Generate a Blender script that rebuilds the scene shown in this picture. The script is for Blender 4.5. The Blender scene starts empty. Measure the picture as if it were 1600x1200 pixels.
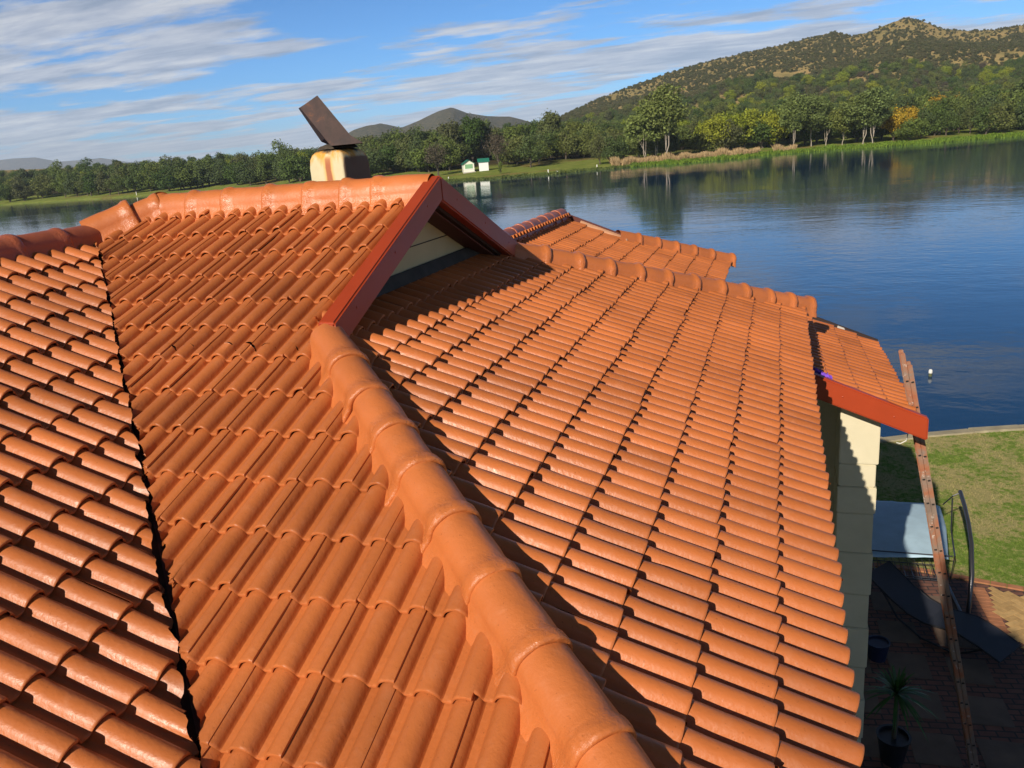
import bpy, bmesh, math, random
import numpy as np
from mathutils import Vector, Matrix, noise as mnoise
R = math.radians
rnd = random.Random(7)
rs = np.random.RandomState(11)
C = bpy.context.scene.collection
sc = bpy.context.scene

# ------------------------------------------------------------------ camera
CAM = np.array([4.37219576, -5.92474236, 0.24580509])
FW = np.array([-0.31402525, 0.90648944, -0.28224997])
RT = np.array([0.94926886, 0.30499079, -0.076611])
UP = np.array([-0.01663658, 0.2919889, 0.956277])
FPX = 1253.27
cd = bpy.data.cameras.new('camera'); cam = bpy.data.objects.new('camera', cd); C.objects.link(cam)
cd.sensor_width = 36; cd.lens = FPX/1600*36; cd.clip_start = .05; cd.clip_end = 40000
M = Matrix.Identity(4)
for i in range(3):
    M[i][0] = RT[i]; M[i][1] = UP[i]; M[i][2] = -FW[i]; M[i][3] = CAM[i]
cam.matrix_world = M
sc.camera = cam

# ------------------------------------------------------------------ light
SUN = Vector((-1.0, -4.5, 2.63)).normalized()
sl = bpy.data.lights.new('sun', 'SUN'); sl.energy = 5.0; sl.angle = R(.53); sl.color = (1, .90, .76)
so = bpy.data.objects.new('sun', sl); C.objects.link(so); so.location = (0, -30, 40)
so.rotation_euler = SUN.to_track_quat('Z', 'Y').to_euler()
sc.view_settings.view_transform = 'Standard'; sc.view_settings.look = 'None'
sc.view_settings.exposure = .20; sc.view_settings.gamma = 1

world = bpy.data.worlds.new('World'); sc.world = world; world.use_nodes = True
def sky():
    nt = world.node_tree; N = nt.nodes; L = nt.links; N.clear()
    out = N.new('ShaderNodeOutputWorld'); bg = N.new('ShaderNodeBackground'); bg.inputs[1].default_value = .062
    st = N.new('ShaderNodeTexSky'); st.sky_type = 'NISHITA'; st.sun_disc = False
    st.sun_elevation = math.asin(SUN.z); st.sun_rotation = math.atan2(SUN.x, SUN.y)
    st.altitude = 1200; st.air_density = 1.0; st.dust_density = .15; st.ozone_density = 3.0
    tint = N.new('ShaderNodeMix'); tint.data_type = 'RGBA'; tint.blend_type = 'MULTIPLY'; tint.inputs[0].default_value = 1
    tint.inputs[7].default_value = (.33, .78, 1.22, 1)
    L.new(st.outputs[0], tint.inputs[6])
    tc = N.new('ShaderNodeTexCoord'); sep = N.new('ShaderNodeSeparateXYZ'); L.new(tc.outputs['Generated'], sep.inputs[0])
    def mth(op, a, b=None, c=None):
        m = N.new('ShaderNodeMath'); m.operation = op
        for i, v in enumerate((a, b, c)):
            if v is None: continue
            if isinstance(v, (int, float)): m.inputs[i].default_value = v
            else: L.new(v, m.inputs[i])
        return m.outputs[0]
    az = mth('MAXIMUM', sep.outputs[2], 0.0)
    gr = N.new('ShaderNodeValToRGB'); L.new(az, gr.inputs[0]); ge = gr.color_ramp.elements
    ge[0].position = .05; ge[0].color = (1.80, 1.80, 1.80, 1); ge[1].position = .75; ge[1].color = (.42, .30, .19, 1)
    g2 = ge.new(.42); g2.color = (.72, .72, .70, 1)
    vm_ = N.new('ShaderNodeVectorMath'); vm_.operation = 'MULTIPLY'; L.new(gr.outputs[0], vm_.inputs[1])
    den = mth('ADD', az, .075)
    px = mth('DIVIDE', sep.outputs[0], den); py = mth('DIVIDE', sep.outputs[1], den)
    cb = N.new('ShaderNodeCombineXYZ'); L.new(px, cb.inputs[0]); L.new(py, cb.inputs[1])
    def nz(scale, det, rough, dist, off, sx=1):
        mp = N.new('ShaderNodeMapping'); mp.inputs['Location'].default_value = off; mp.inputs['Scale'].default_value = (sx, 1, 1)
        mp.inputs['Rotation'].default_value = (0, 0, -R(18))
        L.new(cb.outputs[0], mp.inputs[0])
        n = N.new('ShaderNodeTexNoise'); n.inputs['Scale'].default_value = scale; n.inputs['Detail'].default_value = det
        n.inputs['Roughness'].default_value = rough; n.inputs['Distortion'].default_value = dist
        L.new(mp.outputs[0], n.inputs['Vector']); return n.outputs[0]
    n1 = nz(1.35, 10, .60, .15, (3.1, 1.2, 0), .55); n2 = nz(.45, 3, .5, .2, (7.4, 4.6, 2), .6)
    s = mth('ADD', mth('MULTIPLY', n1, .62), mth('MULTIPLY', n2, .38))
    # more cloud cover toward the horizon
    low = mth('SUBTRACT', .092, mth('MULTIPLY', az, .55))
    low = mth('MAXIMUM', low, -.05)
    s = mth('ADD', s, low)
    mr = N.new('ShaderNodeMapRange'); mr.interpolation_type = 'SMOOTHSTEP'
    mr.inputs[1].default_value = .492; mr.inputs[2].default_value = .562; mr.inputs[4].default_value = .88
    L.new(s, mr.inputs[0])
    n3 = nz(4.2, 8, .62, .2, (1, 9, 4), .4)
    cr = N.new('ShaderNodeValToRGB'); L.new(n3, cr.inputs[0])
    cr.color_ramp.elements[0].position = .36; cr.color_ramp.elements[0].color = (3.0, 3.6, 4.7, 1)
    cr.color_ramp.elements[1].position = .66; cr.color_ramp.elements[1].color = (6.9, 7.0, 7.3, 1)
    e = cr.color_ramp.elements.new(.5); e.color = (4.7, 5.1, 6.0, 1)
    mx = N.new('ShaderNodeMix'); mx.data_type = 'RGBA'
    L.new(mr.outputs[0], mx.inputs[0]); L.new(tint.outputs[2], mx.inputs[6]); L.new(cr.outputs[0], mx.inputs[7])
    L.new(mx.outputs[2], vm_.inputs[0]); L.new(vm_.outputs[0], bg.inputs[0]); L.new(bg.outputs[0], out.inputs[0])
sky()

# ------------------------------------------------------------------ helpers
def tag(o, label=None, cat=None, group=None, kind=None):
    if label: o['label'] = label
    if cat: o['category'] = cat
    if group: o['group'] = group
    if kind: o['kind'] = kind
    return o
def empty(name, loc=(0, 0, 0), rz=0):
    o = bpy.data.objects.new(name, None); C.objects.link(o); o.location = loc; o.rotation_euler = (0, 0, rz)
    o.empty_display_size = .2
    return o
def link(name, me, mat, parent=None):
    if mat is not None: me.materials.append(mat)
    o = bpy.data.objects.new(name, me); C.objects.link(o)
    if parent is not None: o.parent = parent
    return o
class MB:
    def __init__(s): s.v = []; s.f = []; s.sm = []
    def add(s, vs, fs, smooth=False):
        b = len(s.v); s.v += [tuple(map(float, v)) for v in vs]; s.f += [tuple(i+b for i in f) for f in fs]; s.sm += [smooth]*len(fs)
    def box(s, x0, x1, y0, y1, z0, z1):
        s.add([(x0,y0,z0),(x1,y0,z0),(x1,y1,z0),(x0,y1,z0),(x0,y0,z1),(x1,y0,z1),(x1,y1,z1),(x0,y1,z1)],
              [(0,3,2,1),(4,5,6,7),(0,1,5,4),(1,2,6,5),(2,3,7,6),(3,0,4,7)])
    def hexa(s, p):   # 8 points: bottom loop then top loop
        s.add(p, [(0,3,2,1),(4,5,6,7),(0,1,5,4),(1,2,6,5),(2,3,7,6),(3,0,4,7)])
    def bar(s, a, b, w, h, up=(0, 0, 1)):
        a = np.array(a, float); b = np.array(b, float); d = b-a; d /= np.linalg.norm(d); u = np.array(up, float)
        r = np.cross(d, u); r /= np.linalg.norm(r); u = np.cross(r, d); r *= w/2; u *= h/2
        s.hexa([a-r-u, a+r-u, b+r-u, b-r-u, a-r+u, a+r+u, b+r+u, b-r+u])
    def tube(s, pts, rad, n=8, caps=True):
        pts = [np.array(p, float) for p in pts]; m = len(pts)
        rad = rad if hasattr(rad, '__len__') else [rad]*m
        ref = np.array((.31, .22, .92)); vs = []
        for i, p in enumerate(pts):
            d = pts[min(i+1, m-1)]-pts[max(i-1, 0)]; d /= np.linalg.norm(d)+1e-9
            r = np.cross(d, ref); r /= np.linalg.norm(r)+1e-9; u = np.cross(d, r)
            for k in range(n):
                a = 2*math.pi*k/n; vs.append(p+(r*math.cos(a)+u*math.sin(a))*rad[i])
        fs = [(i*n+k, i*n+(k+1) % n, (i+1)*n+(k+1) % n, (i+1)*n+k) for i in range(m-1) for k in range(n)]
        if caps: fs += [tuple(range(n))[::-1], tuple((m-1)*n+k for k in range(n))]
        s.add(vs, fs, True)
    def lathe(s, prof, cx, cy, cz, n=24):
        vs = [(cx+r*math.cos(2*math.pi*k/n), cy+r*math.sin(2*math.pi*k/n), cz+z) for r, z in prof for k in range(n)]
        fs = [(i*n+k, i*n+(k+1) % n, (i+1)*n+(k+1) % n, (i+1)*n+k) for i in range(len(prof)-1) for k in range(n)]
        s.add(vs, fs, True)
    def build(s, name, mat, parent=None, bevel=0, seg=2, wn=False):
        me = bpy.data.meshes.new(name); me.from_pydata(s.v, [], s.f); me.polygons.foreach_set('use_smooth', s.sm); me.update()
        bm = bmesh.new(); bm.from_mesh(me); bmesh.ops.recalc_face_normals(bm, faces=bm.faces)
        for e_ in bm.edges:
            if len(e_.link_faces) == 2 and e_.calc_face_angle(0) > .95: e_.smooth = False
        if bevel: bmesh.ops.bevel(bm, geom=[e for e in bm.edges if len(e.link_faces) == 2 and e.calc_face_angle(0) > .5], offset=bevel, segments=seg, affect='EDGES', clamp_overlap=True)
        bm.to_mesh(me); bm.free()
        return link(name, me, mat, parent)
def grid_mesh(name, X, Y, Z, smooth=True):
    ny, nx = X.shape
    me = bpy.data.meshes.new(name)
    co = np.stack([X, Y, Z], -1).reshape(-1, 3)
    idx = np.arange(ny*nx).reshape(ny, nx)
    q = np.stack([idx[:-1, :-1], idx[:-1, 1:], idx[1:, 1:], idx[1:, :-1]], -1).reshape(-1, 4)
    raw_mesh(me, co, q, smooth); return me
def raw_mesh(me, co, q, smooth=True):
    k = q.shape[1]
    me.vertices.add(len(co)); me.vertices.foreach_set('co', np.asarray(co, np.float32).ravel())
    me.loops.add(q.size); me.loops.foreach_set('vertex_index', q.ravel().astype(np.int32))
    me.polygons.add(len(q)); me.polygons.foreach_set('loop_start', np.arange(0, q.size, k, dtype=np.int32))
    me.polygons.foreach_set('loop_total', np.full(len(q), k, np.int32))
    me.polygons.foreach_set('use_smooth', np.full(len(q), smooth)); me.update(calc_edges=True); me.validate()

# ------------------------------------------------------------------ materials
class Mat:
    def __init__(s, name):
        s.m = bpy.data.materials.new(name); s.m.use_nodes = True; s.nt = s.m.node_tree; s.N = s.nt.nodes; s.L = s.nt.links
        s.b = s.N['Principled BSDF']; s.out = s.N['Material Output']; s.tc = s.N.new('ShaderNodeTexCoord')
        s.vec = s.tc.outputs['Object']
    def set(s, k, v):
        if hasattr(v, 'is_linked') or hasattr(v, 'links'): s.L.new(v, s.b.inputs[k])
        else: s.b.inputs[k].default_value = v
        return s
    def noise(s, scale, det=4, rough=.5, dist=0, vec=None, sc=None, out=0):
        n = s.N.new('ShaderNodeTexNoise'); n.inputs['Scale'].default_value = scale; n.inputs['Detail'].default_value = det
        n.inputs['Roughness'].default_value = rough; n.inputs['Distortion'].default_value = dist
        v = vec or s.vec
        if sc is not None:
            mp = s.N.new('ShaderNodeMapping'); mp.inputs['Scale'].default_value = sc; s.L.new(v, mp.inputs[0]); v = mp.outputs[0]
        s.L.new(v, n.inputs['Vector']); return n.outputs[out]
    def ramp(s, fac, stops, interp='LINEAR'):
        r = s.N.new('ShaderNodeValToRGB'); r.color_ramp.interpolation = interp; e = r.color_ramp.elements
        while len(e) < len(stops): e.new(.5)
        for i, (p, c) in enumerate(stops):
            e[i].position = p; e[i].color = (c, c, c, 1) if isinstance(c, (int, float)) else (*c, 1)
        s.L.new(fac, r.inputs[0]); return r.outputs[0]
    def mix(s, f, a, b, mode='MIX'):
        m = s.N.new('ShaderNodeMix'); m.data_type = 'RGBA'; m.blend_type = mode
        for i, v in ((0, f), (6, a), (7, b)):
            if isinstance(v, (int, float)): m.inputs[i].default_value = v if i == 0 else (v, v, v, 1)
            elif isinstance(v, tuple): m.inputs[i].default_value = (*v, 1)
            else: s.L.new(v, m.inputs[i])
        return m.outputs[2]
    def math(s, op, a, b=0.0):
        m = s.N.new('ShaderNodeMath'); m.operation = op
        for i, v in ((0, a), (1, b)):
            if isinstance(v, (int, float)): m.inputs[i].default_value = v
            else: s.L.new(v, m.inputs[i])
        return m.outputs[0]
    def bump(s, h, strength=.3, dist=.01, base=None):
        b = s.N.new('ShaderNodeBump'); b.inputs['Strength'].default_value = strength; b.inputs['Distance'].default_value = dist
        s.L.new(h, b.inputs['Height'])
        if base is not None: s.L.new(base, b.inputs['Normal'])
        s.last = b.outputs[0]; s.L.new(b.outputs[0], s.b.inputs['Normal']); return s

def paint_mat(name, base, smoothness=.0, blot=1.0, rgh=False):
    m = Mat(name)
    c = np.array(base)
    n1 = m.noise(1.1, 3, .5); n2 = m.noise(11, 6, .65, .3); n3 = m.noise(45, 3, .6)
    col = m.ramp(n1, [(.3, tuple(c*.84)), (.7, tuple(c*1.10))])
    n4 = m.noise(85, 2, .5); n5 = m.noise(3.3, 5, .65)
    col = m.mix(m.ramp(n4, [(.68, 0.0), (.74, .5)]), col, tuple(c*.45))
    col = m.mix(m.ramp(n5, [(.52, 0.0), (.70, .18)]), col, tuple(c*np.array([.72, .78, 1.0])))
    wear = m.ramp(n2, [(.56, 0.0), (.64, .26*blot)])
    col = m.mix(wear, col, tuple(c*np.array([1.0, 1.15, 1.5])+.012))
    att = m.N.new('ShaderNodeAttribute'); att.attribute_name = 'tv'; att.attribute_type = 'GEOMETRY'
    col = m.mix(1.0, col, m.ramp(att.outputs['Fac'], [(0, 1.0), (1, .72)]), 'MULTIPLY')
    m.set('Base Color', col)
    m.set('Roughness', m.ramp(n2, [(.35, .35-smoothness), (.7, .54-smoothness)]))
    m.b.inputs['Specular IOR Level'].default_value = .5
    rg = m.N.new('ShaderNodeAttribute'); rg.attribute_name = 'rg'; rg.attribute_type = 'GEOMETRY'
    m.bump(n3, .5, .004); b1 = m.last
    m.bump(n2, .38, .006, b1); b1 = m.last
    if rgh:
        st = m.noise(24, 6, .7, 1.2); m.bump(m.math('MULTIPLY', st, rg.outputs['Fac']), .7, .011, b1)
        rr_ = m.ramp(n2, [(.35, .40), (.7, .56)]); m.set('Roughness', m.mix(rg.outputs['Fac'], rr_, .26))
        pit = m.ramp(m.noise(30, 5, .7), [(.60, 0.0), (.70, .6)])
        m.set('Base Color', m.mix(m.math('MULTIPLY', pit, rg.outputs['Fac']), col, tuple(c*np.array([1.1, 1.45, 2.2]))))
    return m
ORANGE = (.54, .158, .043)
P_tile = paint_mat('orange_roof_paint', ORANGE)
P_cap = paint_mat('thick_orange_roof_paint', (.55, .162, .044), .02, .8, True)
P_shade = paint_mat('shade_darkened_roof_paint', (.38, .105, .05), 0, .8, True)  # darker copy of the cap paint, shade coloured into the left and far ridges
def simple(name, col, rough=.5, metal=0, var=.12, ns=6, bump=.15, bd=.004, spec=.5):
    m = Mat(name); c = np.array(col); n = m.noise(ns, 6, .6)
    m.set('Base Color', m.ramp(n, [(.3, tuple(c*(1-var))), (.7, tuple(c*(1+var)))])); m.set('Roughness', rough); m.set('Metallic', metal)
    m.b.inputs['Specular IOR Level'].default_value = spec
    if bump: m.bump(m.noise(ns*8, 4, .6), bump, bd)
    return m
M_red = simple('red_oxide_fascia_paint', (.36, .047, .012), .34, var=.06, ns=3, bump=.08)
M_cream = Mat('cream_plaster')
_n = M_cream.noise(2.2, 6, .6); _n2 = M_cream.noise(60, 4, .6)
M_cream.set('Base Color', M_cream.ramp(_n, [(.3, (.60, .54, .37)), (.7, (.70, .63, .45))])); M_cream.set('Roughness', .8); M_cream.bump(_n2, .25, .004)
M_dark = simple('dark_underlay', (.03, .015, .012), .8)
M_lead = simple('grey_lead_flashing', (.065, .055, .045), .85, .3, .3, 9, .3, .006)
M_white = simple('white_mortar', (.50, .46, .40), .8)
def P(m): return m.m if isinstance(m, Mat) else m

# ------------------------------------------------------------------ roof geometry constants
TH = .39026; ct, st_, tt = math.cos(TH), math.sin(TH), math.tan(TH)
G = .32054; W = .3
ROLL_H, LIFT, LIP = .054, .029, .015

def profile(v):            # v in [0, .3] from seam to seam
    h = 0.0
    for c0, lo in ((-.022, .007), (.128, 0), (.278, 0)):
        x = abs(v-c0)/(.058 if v < c0 else .048)
        k, e = (.93, 1.18) if v < c0 else (.975, 1.09)
        if x < e:
            if x < k: y = math.sqrt(1-x*x)
            else: y = math.sqrt(1-k*k)*max(0, (e-x)/(e-k))**1.4
            h = max(h, (ROLL_H-lo)*y)
    return h
VS = [0, .006, .013, .019, .0226, .0250, .0275, .031, .047, .059, .066, .071, .077, .085, .096, .111, .128, .144, .157, .165, .171, .1748, .1775, .181, .195, .209, .216, .221, .227, .235, .247, .262, .278, .290, .2985, .3]
VSC = [0, .018, .034, .060, .072, .088, .108, .128, .150, .170, .185, .210, .222, .24, .258, .278, .3]

def tile_field(O, D, V, Nn, rows, v0, v1, voff, fine=True, seed=1):
    """tiles on the plane through O: D down the slope, V to the right, Nn normal; rows = distances of the butts"""
    r = np.random.RandomState(seed)
    vs = np.array(VS if fine else VSC); prof = np.array([profile(v) for v in vs])
    prof2 = prof.copy()
    O = np.array(O, float); D = np.array(D, float); V = np.array(V, float); Nn = np.array(Nn, float)
    cos = []; qs = []; tv = []; b = 0
    i0 = math.floor((v0-voff)/W)-1; i1 = math.ceil((v1-voff)/W)+1
    for s in rows:
        rowj = r.normal(0, .0015)
        for i in range(i0, i1):
            vb = voff+i*W
            du = r.normal(0, .0045)+rowj; dl = r.normal(0, .0024); sk = r.normal(0, .005); tl = r.normal(0, .003)
            us = np.array([-.045, .09, .2, G-.012, G-.003, G, G-.001, G-.05])
            dz = np.array([0, 0, 0, 0, -.0015, -.006, -LIP, -LIP-.001])
            U = us[:, None]+s-G+du+sk*(vs[None, :]-.15)/.15*(us[:, None] > 0)
            H = -ROLL_H-LIFT+prof2[None, :]+LIFT*np.clip(us[:, None], -.02, G)/G+dl*(us[:, None] > 0)+dz[:, None]+tl*(vs[None, :]-.15)/.15*(us[:, None] > 0)
            Vv = np.broadcast_to(vb+vs[None, :], U.shape)
            # side step at the seam
            P3 = O+U[..., None]*D+Vv[..., None]*V+H[..., None]*Nn
            n, m = U.shape
            idx = np.arange(n*m).reshape(n, m)+b
            q = np.stack([idx[:-1, :-1], idx[1:, :-1], idx[1:, 1:], idx[:-1, 1:]], -1).reshape(-1, 4)
            cos.append(P3.reshape(-1, 3)); qs.append(q); b += n*m
            # skirt at v=.3
            e = P3[:6, -1]; e2 = e-Nn*.012
            cos.append(np.concatenate([e, e2])); k = 6
            ii = np.arange(k)+b
            qs.append(np.stack([ii[:-1], ii[1:], ii[1:]+k, ii[:-1]+k], -1)); 
            tval = float(np.clip(r.beta(1.2, 3), 0, 1)); tv.append(np.full(n*m+2*k, tval)); b += 2*k
    return np.concatenate(cos), np.concatenate(qs), np.concatenate(tv)

def clip_mesh(co, q, tv, clips, jag=.006):
    me = bpy.data.meshes.new('t'); raw_mesh(me, co, q, True)
    a = me.attributes.new('tv', 'FLOAT', 'POINT'); 
    if len(me.vertices) == len(tv): a.data.foreach_set('value', tv.astype(np.float32))
    bm = bmesh.new(); bm.from_mesh(me)
    for (p, n) in clips:       # keeps the side the normal points away from
        n = Vector(n).normalized(); p = Vector(p)
        # drop faces that are clearly outside first
        dead = [f for f in bm.faces if all((v.co-p).dot(n) > .0001 for v in f.verts)]
        bmesh.ops.delete(bm, geom=dead, context='FACES')
        res = bmesh.ops.bisect_plane(bm, geom=bm.verts[:]+bm.edges[:]+bm.faces[:], plane_co=p, plane_no=n, clear_outer=True)
        if jag:
            for g in res['geom_cut']:
                if isinstance(g, bmesh.types.BMVert):
                    k = g.co*9
                    g.co += n*(mnoise.noise(k)*jag*2.2+mnoise.noise(k*4.3)*jag)
    bm.to_mesh(me); bm.free()
    return me
def join_meshes(name, mes, sharp=R(48)):
    bm = bmesh.new()
    for m in mes: bm.from_mesh(m)
    for e in bm.edges:
        if len(e.link_faces) == 2 and e.calc_face_angle(0) > sharp: e.smooth = False
    me = bpy.data.meshes.new(name); bm.to_mesh(me); bm.free()
    for m in mes: bpy.data.meshes.remove(m)
    return me
def slope(name, pieces, mat, parent, label=None):
    me = join_meshes(name, pieces); o = link(name, me, P(mat), parent)
    if label: o['label'] = label
    return o

house = empty('house', (0, 0, -7.4))
tag(house, 'house with painted orange clay tile roofs, red barge boards and cream walls beside the lake', 'house')
def hpart(o):                     # keep world coordinates under the house empty
    o.location.z += 7.4
    return o
nA = (0, -st_, ct); nB = (st_, 0, ct)
def rows(first, n, g=G): return [first+g*i for i in range(n)]

# slope A: faces -Y (towards the camera)
rA = rows(-.0921+G*1, 16)
coA = tile_field((0, 0, 0), (0, -ct, -st_), (1, 0, 0), nA, rA, -1.3, 4.9, .0655+.022, True, 2)
upA = clip_mesh(*coA, [((1.80, 0, 0), (1, 0, 0)), ((0, -1.86, 0), (0, -1, 0)), ((0, -.03, 0), (0, 1, 0)), ((-.80, 0, 0), (-1, 1, 0)), ((-1.592, 0, 0), (-1, -1, 0))], .010)
loA = clip_mesh(*coA, [((0, -1.86, 0), (0, 1, 0)), ((0, 0, 0), (1, 1, 0)), ((-1.597, 0, 0), (-1, -1, 0))], .012)
hpart(slope('roof_slope', [upA, loA], P_tile, house, 'middle tiled slope facing the camera between valley and hip'))
# slope B: faces +X, large one
rB = [1.50, 1.76, 2.02, 2.285, 2.54]+rows(2.1927+2*G, 8)
coB = tile_field((0, 0, 0), (ct, 0, -st_), (0, 1, 0), nB, rB, -5, 5, -3.558+.022-.03, True, 3)
pB = clip_mesh(*coB, [((1.56, 0, 0), (-1, 0, 0)), ((0, 0, 0), (-1, -1, 0)), ((0, 0, 0), (-1, 1, 0))])
hpart(slope('roof_slope', [pB], P_tile, house, 'large tiled slope on the right running from the gable to the eave'))
# slope C: faces +X, left wing
xc = 1.865; rC = [(xc+.2964*k+1.6)/ct for k in range(-9, 6)]
coC = tile_field((-1.6, 0, 0), (ct, 0, -st_), (0, 1, 0), nB, rC, -8.4, 0, -3.69+.022, True, 4)
pC = clip_mesh(*coC, [((-1.2, -.405, 0), (1, .990, 0)), ((-1.17, 0, 0), (-1, 0, 0)), ((0, -8.1, 0), (0, -1, 0))], .012)
hpart(slope('roof_slope', [pC], P_tile, house, 'glossier tiled slope at the left edge draining into the valley'))
# slope D: far wing, faces +X
D0 = (1.1504, -1.1599)
rD = [G*k for k in range(-2, 9)]
coD = tile_field((D0[0], 0, D0[1]), (ct, 0, -st_), (0, 1, 0), nB, rD, 2.2, 10.2, .02, False, 5)
pD1 = clip_mesh(*coD, [((0, 2.3, 0), (0, -1, 0)), ((.67, 0, 0), (-1, 0, 0)), ((1.73, 0, 0), (1, 0, 0)), ((0, 8.10, 0), (0, 1, 0))])
pD2 = clip_mesh(*coD, [((0, 2.3, 0), (0, -1, 0)), ((1.73, 0, 0), (-1, 0, 0)), ((0, 6.45, 0), (-1, 1, 0))])
hpart(slope('roof_slope', [pD1, pD2], P_tile, house, 'small tiled slope of the far wing next to the water'))
# slope E: low lean-to roof beyond the eave
PHI = -.026
dV = np.array([PHI, 1, 0]); dV /= np.linalg.norm(dV)
rE = [G*k for k in range(0, 4)]
coE = tile_field((4.891+.026*3, 0, -2.355), (ct, 0, -st_), tuple(dV), nB, rE, 2.4, 6.3, 2.74, True, 6)
pE = clip_mesh(*coE, [((0, 2.74, 0), (0, -1, 0)), ((0, 5.97, 0), (0, 1, 0))])
hpart(slope('roof_slope', [pE], P_tile, house, 'low tiled lean to roof above the ladder'))
# hidden back slopes
coF = tile_field((0, 0, 0), (0, ct, -st_), (-1, 0, 0), (0, st_, ct), rows(.2, 16), -5, 2, .1, False, 7)
f1 = clip_mesh(*coF, [((1.80, 0, 0), (1, 0, 0)), ((0, 1.86, 0), (0, 1, 0)), ((0, .03, 0), (0, -1, 0)), ((-.80, 0, 0), (-1, -1, 0))])
f2 = clip_mesh(*coF, [((0, 1.86, 0), (0, -1, 0)), ((0, 0, 0), (1, -1, 0)), ((-.8, 0, 0), (-1, -1, 0))])
hpart(slope('roof_slope', [f1, f2], P_tile, house))
coH = tile_field((-.8, 0, 0), (-ct, 0, -st_), (0, -1, 0), (-st_, 0, ct), rows(.2, 12), -4.5, 8.4, .1, False, 8)
h1 = clip_mesh(*coH, [((-.8, 0, 0), (1, -1, 0)), ((-.8, 0, 0), (1, 1, 0)), ((-1.23, 0, 0), (1, 0, 0)), ((0, -8.1, 0), (0, -1, 0))])
hpart(slope('roof_slope', [h1], P_tile, house))
coI = tile_field((.67, 0, -.96), (-ct, 0, -st_), (0, -1, 0), (-st_, 0, ct), rows(.2, 9), -10, -2.3, .1, False, 9)
i1 = clip_mesh(*coI, [((0, 2.3, 0), (0, -1, 0)), ((0, 8.1, 0), (0, 1, 0))])
hpart(slope('roof_slope', [i1], P_tile, house))

# underlay decks (thin solids)
def deck(poly, zf, thick=.05):
    m = MB(); n = len(poly)
    top = [(x, y, zf(x, y)) for x, y in poly]; bot = [(x, y, z-thick) for x, y, z in top]
    m.add(top+bot, [tuple(range(n)), tuple(range(n, 2*n))[::-1]]+[(i, i+n, (i+1) % n+n, (i+1) % n) for i in range(n)])
    return m
off = .095
A = lambda x, y: tt*y-off
B = lambda x, y: -tt*x-off
Cc = lambda x, y: -tt*(x+1.6)-off
Ff = lambda x, y: -tt*y-off
Hh = lambda x, y: tt*(x+.8)-off
Dd = lambda x, y: D0[1]-tt*(x-D0[0])-off
Di = lambda x, y: -.96+tt*(x-.67)-off
Ee = lambda x, y: -2.355-tt*(x-4.891+.026*(y-3))-off
dk = MB()
def addm(m): dk.add(m.v, m.f)
addm(deck([(-.8, 0), (-1.19, -.39), (3.09, -4.67), (4.62, -4.67), (1.86, -1.86), (1.79, -1.86), (1.79, 0)], A))
addm(deck([(1.56, -1.56), (4.62, -4.62), (4.62, 4.62), (1.56, 1.56)], B))
addm(deck([(-1.2, -.4), (-1.2, -8.08), (3.02, -8.08), (3.02, -4.63)], Cc))
addm(deck([(-.8, 0), (1.79, 0), (1.79, 1.86), (1.86, 1.86), (4.62, 4.62), (-4.62, 4.62), (-4.62, 3.82)], Ff))
addm(deck([(-.8, 0), (-4.6, 3.8), (-4.6, -8.08), (-1.2, -8.08), (-1.2, -.4)], Hh))
addm(deck([(.67, 2.3), (3.43, 2.3), (3.43, 9.85), (1.73, 8.1), (.67, 8.1)], Dd))
addm(deck([(.67, 2.3), (.67, 8.08), (-2.2, 8.08), (-2.2, 2.3)], Di))
addm(deck([(4.3, 2.80), (5.70, 2.80), (5.62, 5.92), (4.3, 5.92)], Ee, .04))
hpart(dk.build('roof_underlay', P(M_dark), house))
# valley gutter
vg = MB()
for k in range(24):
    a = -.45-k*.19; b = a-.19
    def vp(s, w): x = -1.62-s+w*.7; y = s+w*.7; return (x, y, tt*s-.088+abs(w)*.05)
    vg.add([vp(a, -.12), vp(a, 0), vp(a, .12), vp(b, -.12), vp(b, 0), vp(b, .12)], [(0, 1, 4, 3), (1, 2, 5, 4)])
hpart(vg.build('valley_gutter', simple('shade_dark_valley_metal', (.10, .035, .025), .6).m, house))  # dark brown puts the shade of the valley gap into the metal colour

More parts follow.
